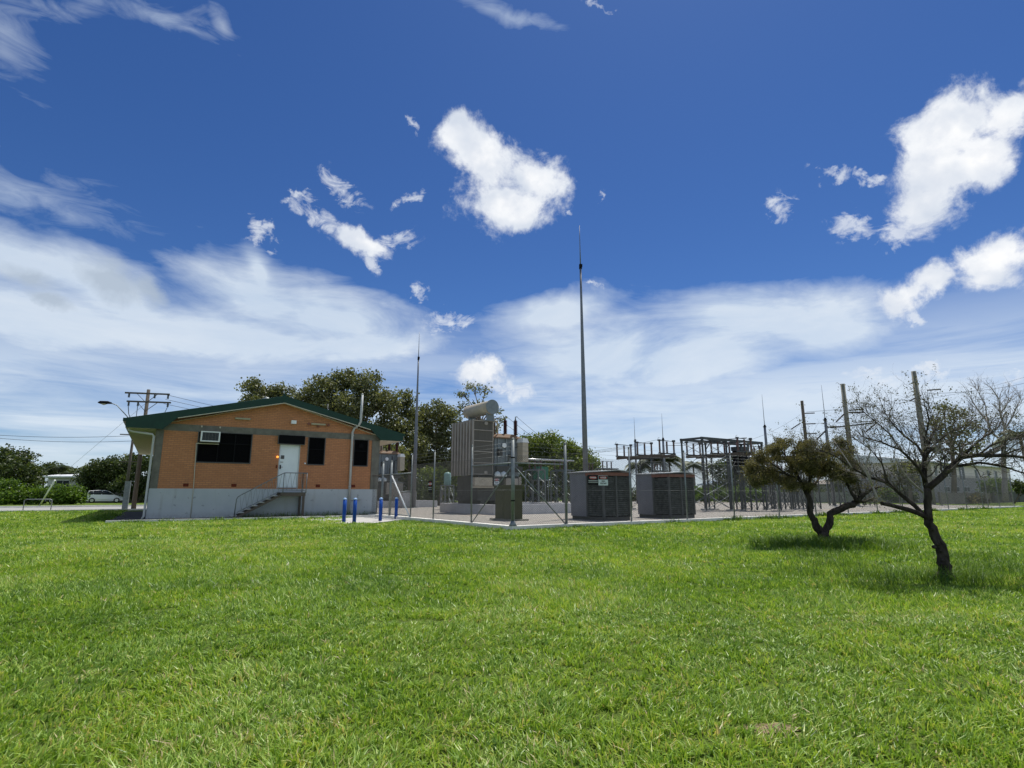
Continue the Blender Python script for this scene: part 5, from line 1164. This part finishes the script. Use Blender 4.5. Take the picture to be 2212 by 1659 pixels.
def brown_tree():
    random.seed(33); Y = 13.24; bx = at(1786, 1180, Y); base = Vector((bx.x, Y, 0)); q = lambda L: [(1591+.2646*x, 768+.2646*y) for x, y in L]
    f = empty('gnarled_tree', base, 0, 'small gnarled tree with forked black trunk and brown-olive leaves, left of the bare one', 'tree', 'gnarled small trees on the lawn')
    def mv(b): b.v = [(v[0]-base.x, v[1]-base.y, v[2]) for v in b.v]; return b
    b = MB(); limb(b, q([(748,1575),(725,1500),(700,1440)]), .135, .11, Y, 0, 12, .07, 3)
    limb(b, q([(700,1450),(650,1395),(635,1345),(600,1290),(598,1190),(570,1120)]), .095, .052, Y, -.1, 10, .09, 3)
    limb(b, q([(712,1465),(748,1390),(770,1290),(850,1250),(950,1215),(985,1190)]), .088, .062, Y, .1, 10, .09, 3)
    mv(b).build('trunk', M['bark'], f)
    br = MB(); tw = MB(); tips = []
    LB = [([(985,1190),(940,1120),(900,1050),(860,980)], .05, .014, .2), ([(985,1190),(1050,1130),(1110,1090),(1180,1070)], .05, .016, -.2), ([(985,1195),(1040,1190),(1110,1175)], .05, .02, .1), ([(1000,1180),(1010,1110),(990,1040)], .04, .014, .1),
          ([(570,1120),(520,1020),(400,960),(280,930),(170,960)], .045, .010, -.3), ([(520,1020),(450,880),(370,780),(330,720)], .032, .008, .4), ([(585,1130),(600,980),(600,840),(560,740)], .034, .008, -.3),
          ([(590,1120),(690,980),(790,870),(830,760)], .030, .008, .4), ([(600,1000),(700,900),(720,790)], .022, .007, -.4), ([(400,960),(260,860),(200,800)], .022, .007, .3), ([(690,980),(820,950),(920,960)], .022, .007, .2), ([(450,880),(480,780),(460,700)], .018, .006, -.2)]
    for (pts, r0, r1, dy) in LB:
        Q, rr = limb(br, q(pts), r0, r1, Y, dy, 7, .12, 2)
        for i in range(1, len(Q)):
            for k in range(2):
                grow(tw, tips, Q[i], ((Q[i]-Q[i-1]).normalized()+Vector((random.gauss(0,.6), random.gauss(0,.7), random.gauss(.3,.5)))).normalized(), random.uniform(.18,.34), max(.005, rr[i]*.4), 1, .28, .06, 3)
    mv(br).build('limbs', M['bark'], f); mv(tw).build('twigs', M['twig'], f)
    rng = np.random.default_rng(4); L = [(140,950,55),(205,840,65),(300,760,58),(400,725,50),(500,760,65),(590,800,85),(690,790,75),(770,850,60),(440,850,45),(460,940,60),(210,950,70),(270,990,50),(600,930,75),(700,920,75),(800,930,65),(880,980,55),(940,1010,42),(480,1040,50),(560,1060,42),(420,1010,40),(840,780,40),(150,1010,40),(360,1020,35),(330,820,30),(120,900,50),(860,725,42),(930,775,38),(900,860,42),(815,700,42),(970,900,34)]
    L = [(1591+.2646*(x+rng.normal()*r*.55), 768+.2646*(y+rng.normal()*r*.5), r*.2646*rng.uniform(.35, .85)) for x, y, r in L for _ in range(4)]
    lobes = px_lobes(L, Y, 1.0, 4.5, rng); C, T = lobe_points(lobes, 170, .055, 42, rng, .05)
    tp = np.array([[t.x, t.y, t.z] for t in tips]); tp = tp[rng.uniform(size=len(tp)) < .5]; tp = np.repeat(tp, 10, 0)+rng.normal(size=(len(tp)*10, 3))*.04
    C = np.concatenate([C, tp]); T = np.concatenate([T, rng.uniform(0, .8, len(tp))]); g = at(1591+.2646*330, 768+.2646*900, Y)
    C = C-np.array([base.x, base.y, 0])
    leaves('foliage', C, .027, M['paper'], f, .40, .0, T, rng=rng)
brown_tree()
def far_bare_tree():
    random.seed(35); Y = 60; q = lambda L: [(1755.5+.3141*x, 768+.3141*y) for x, y in L]; bx = at(2170, 1080, Y); base = Vector((bx.x, Y, 0))
    f = empty('bare_tree', base, 0, 'tall leafless branching tree behind the fence near the right edge', 'tree')
    b = MB(); tips = []
    Q, rr = limb(b, [(2172,1082),(2171,1030)]+q([(1310,640),(1310,590)]), .28, .16, Y, 0, 8, .08, 2)
    for pts, r0 in ((q([(1310,590),(1240,540),(1200,450),(1140,380),(1090,300)]), .12), (q([(1310,590),(1320,500),(1290,400),(1280,300),(1240,240)]), .12), (q([(1315,520),(1370,430),(1400,360),(1430,300)]), .09),
                    (q([(1200,450),(1190,350),(1150,270),(1120,220)]), .07), (q([(1290,400),(1340,330),(1350,270)]), .07), (q([(1240,540),(1160,500),(1100,440)]), .06), (q([(1320,500),(1340,420),(1300,330)]), .06)):
        Q, rr = limb(b, pts, r0, r0*.3, Y, random.uniform(-1.5, 1.5), 6, .08, 2)
        for i in range(2, len(Q)):
            for k in range(3): grow(b, tips, Q[i], ((Q[i]-Q[i-1]).normalized()+Vector((random.gauss(0,.6), random.gauss(0,.6), random.gauss(.4,.4)))).normalized(), random.uniform(.9,1.7), max(.03, rr[i]*.5), 2, .2, .08, 2, 3)
    b.v = [(v[0]-base.x, v[1]-base.y, v[2]) for v in b.v]; b.build('branches', M['barkpale'], f)
far_bare_tree()

# ---------------------------------------------------------------- grass
def vnoise(x, y, s, seed):
    r = np.random.default_rng(seed).uniform(0, 1, (256, 256)); x = x/s+60; y = y/s+60
    xi = np.floor(x).astype(int); yi = np.floor(y).astype(int); fx = x-xi; fy = y-yi; fx = fx*fx*(3-2*fx); fy = fy*fy*(3-2*fy)
    g = lambda a, b: r[a % 256, b % 256]
    return (g(xi,yi)*(1-fx)+g(xi+1,yi)*fx)*(1-fy)+(g(xi,yi+1)*(1-fx)+g(xi+1,yi+1)*fx)*fy
DIRT = [(1.34, 3.17, .13, .055)]
def on_lawn(X, Y):
    dx, dy = X-YO.x, Y-YO.y; s = dx*math.cos(YA)+dy*math.sin(YA); t = -dx*math.sin(YA)+dy*math.cos(YA)
    ok = ~((s > -.17) & (t > -.17) & (s < 52.3))
    dx, dy = X-BO.x, Y-BO.y; s = dx*math.cos(BA)+dy*math.sin(BA); t = -dx*math.sin(BA)+dy*math.cos(BA)
    ok &= ~((s > -1.38) & (s < 10.7) & (t > -1.70)); ok &= ~((s >= 10.6) & (t > -.5) & (Y > 29))
    dx, dy = X-RP.x, Y-RP.y; v = dx*RNv.x+dy*RNv.y; u = dx*RD.x+dy*RD.y
    ok &= ~((v > -.3) & (v < 14.2) & (u < 6.2))
    e = vnoise(X, Y, .5, 91)*.5   # ragged edge of the pad
    pad = (Y > 22.6+e-(X+6.4)*.2) & (X > -7.3+e*.4) & (X < -5.1+e*.3+(Y-22)*.05) & (Y < 29)
    return ok & ~pad
def blades(X, Y, h, w, lean, tint, segs, rng, z0=0., az=None):
    N = len(X); a = rng.uniform(0, 2*np.pi, N) if az is None else az; l = np.stack([np.cos(a), np.sin(a), np.zeros(N)], 1); f = a+np.pi/2+rng.normal(size=N)*.5
    wv = np.stack([np.cos(f), np.sin(f), rng.normal(size=N)*.25], 1)*w[:, None]*.5
    P0 = np.stack([X, Y, np.full(N, z0)], 1); ts = np.linspace(0, 1, segs+1); rows = []
    for t in ts:
        c = P0+l*(lean*h*t**1.8)[:, None]+np.array([0, 0, 1])*(h*(t-.30*t*t*np.minimum(lean, 1.4)))[:, None]
        k = (1-t**2.2)*.92+.08 if segs > 1 else (1-t*.85); rows.append((c-wv*k, c+wv*k))
    V = np.concatenate([np.stack([rows[i][0], rows[i][1], rows[i+1][1], rows[i+1][0]], 1) for i in range(segs)], 0)
    return V, np.tile(tint, segs)
def lawn():
    rng = np.random.default_rng(77); VS, TS = [], []
    for (y0, y1, den, nb, w, hh, segs) in ((1.7, 3.6, 900, 9, .0082, .045, 2), (3.6, 6, 620, 8, .0096, .046, 2), (6, 9.5, 370, 8, .0135, .050, 1), (9.5, 15, 190, 8, .019, .056, 1), (15, 25, 80, 8, .029, .064, 1), (25, 48, 27, 8, .048, .075, 1)):
        kx = 1.18; area = kx*(y1*y1-y0*y0)+4*(y1-y0); n = int(area*den)
        Y = np.sqrt(rng.uniform(y0*y0, y1*y1, n)); X = rng.uniform(-1, 1, n)*(kx*Y+2)
        ok = on_lawn(X, Y)
        if y0 >= 25: ok &= (X < -8) | (X > .9*Y-14)
        p = vnoise(X, Y, .45, 5); big = vnoise(X, Y, 2.6, 6); mid = vnoise(X, Y, .95, 8)
        keep = rng.uniform(size=n) < .55+.6*np.clip(p*.6+mid*.5, 0, 1)
        for (dx, dy, ra, rb) in DIRT+[(-.35, 3.95, .2, .1), (-1.9, 4.3, .3, .12), (.5, 3.3, .12, .07), (-3.6, 7.7, .5, .2), (-.9, 5.6, .3, .15), (3.1, 4.3, .16, .08)]:
            d = np.sqrt(((X-dx)/ra)**2+((Y-dy)/rb)**2); keep &= rng.uniform(size=n) < np.clip(.12+(d-.7)*1.2, .12, 1)
        ok &= keep; X, Y, p, big, mid = X[ok], Y[ok], p[ok], big[ok], mid[ok]; n = len(X)
        th = hh*(.5+.5*p+.45*mid)*rng.uniform(.65, 1.5, n); tt = np.clip(.20+.30*big+.30*(mid-.5)+rng.normal(size=n)*.15+.10, 0, .92)
        dryp = vnoise(X, Y, 1.1, 21)*.6+vnoise(X, Y, .35, 22)*.4; lf = rng.uniform(size=n) < .012+.30*np.clip((dryp-.70)*5, 0, 1); tt[lf] = .97; th[lf] *= .8
        rep_ = lambda v: np.repeat(v, nb)
        N = n*nb; ang = rng.uniform(0, 2*np.pi, N); off = np.abs(rng.normal(size=N))*.02*(1+y0*.09)
        wind = rep_(vnoise(X, Y, .7, 12)*6.28*1.5)
        BX = rep_(X)+np.cos(ang)*off; BY = rep_(Y)+np.sin(ang)*off
        az = np.arctan2(np.sin(ang)+.7*np.sin(wind), np.cos(ang)+.7*np.cos(wind))+rng.normal(size=N)*.35
        h = rep_(th)*rng.uniform(.5, 1.3, N); lean = rng.uniform(.1, 1.25, N)
        tint = np.clip(rep_(tt)+rng.normal(size=N)*.19, 0, 1)
        V, T = blades(BX, BY, h, w*rng.uniform(.55, 1.3, N), lean, tint, segs, rng, 0., az); VS.append(V); TS.append(T)
    o = np_mesh('lawn_grass', np.concatenate(VS), 4, M['grass'], np.concatenate(TS)); tag(o, 'bright green mown lawn grass covering the foreground', 'grass', kind='stuff')
lawn()
def tall_grass():
    rng = np.random.default_rng(78); VS, TS = [], []
    spots = [(6.0, 8.0, .55, 420, .24), (6.5, 8.3, .5, 300, .26), (5.2, 8.3, .6, 320, .2), (7.15, 13.1, .9, 900, .3), (6.3, 13.3, .9, 700, .28), (8.0, 13.0, .8, 600, .26), (7.4, 12.4, 1.0, 500, .24), (5.3, 9.6, .7, 260, .18), (4.6, 7.4, .6, 200, .16), (7.6, 9.2, .7, 300, .2), (8.3, 10.5, .8, 260, .2), (7.2, 7.6, .6, 300, .2), (4.4, 8.8, .5, 160, .16), (5.8, 11.0, .6, 200, .18)]
    for i in range(26):
        s = rng.uniform(.5, 46); p = yw(s, -.32); spots.append((p.x, p.y, .35, int(rng.uniform(20, 90)), rng.uniform(.14, .3)))
    for i in range(14):
        s = rng.uniform(-1, 9.5); p = bw(s, -1.8); spots.append((p.x, p.y, .3, int(rng.uniform(20, 60)), rng.uniform(.12, .22)))
    for i in range(8): p = bw(-1.6, rng.uniform(-1, 9)); spots.append((p.x, p.y, .4, 90, .25))
    for (x, y, r, n, h) in spots:
        n = int(n*1.7)
        X = x+rng.normal(size=n)*r*.5; Y = y+rng.normal(size=n)*r*.5; k = max(y, 6)/8
        V, T = blades(X, Y, h*rng.uniform(.5, 1.25, n), .007*k*rng.uniform(.7, 1.3, n), rng.uniform(.2, 1.1, n), np.clip(rng.normal(size=n)*.25+.4, 0, 1), 3, rng); VS.append(V); TS.append(T)
    for (i, j, n) in ((0, 0, 90), (1, 0, 60)):
        X = rng.uniform(3.7, 10.3, 320); P = [bw(x, rng.uniform(-.30, -.06)) for x in X]
        V, T = blades(np.array([p.x for p in P]), np.array([p.y for p in P]), rng.uniform(.08, .32, 320), np.full(320, .012), rng.uniform(.1, .9, 320), rng.uniform(.2, .8, 320), 3, rng, .08); VS.append(V); TS.append(T)
    o = np_mesh('tall_grass', np.concatenate(VS), 4, M['tallgrass'], np.concatenate(TS)); tag(o, 'longer darker grass tufts round the tree trunks and along the fence', 'grass', kind='stuff')
tall_grass()
for (x, y, ra, rb) in DIRT:
    n = 26; b = MB(); vs = [(x, y, .016)]+[(x+ra*1.25*math.cos(2*math.pi*i/n)*random.uniform(.8,1.15), y+rb*1.25*math.sin(2*math.pi*i/n)*random.uniform(.8,1.15), .006) for i in range(n)]
    b.add(vs, [(0, i+1, (i+1) % n+1) for i in range(n)], True); tag(b.build('bare_earth', M['dirt']), kind='structure')
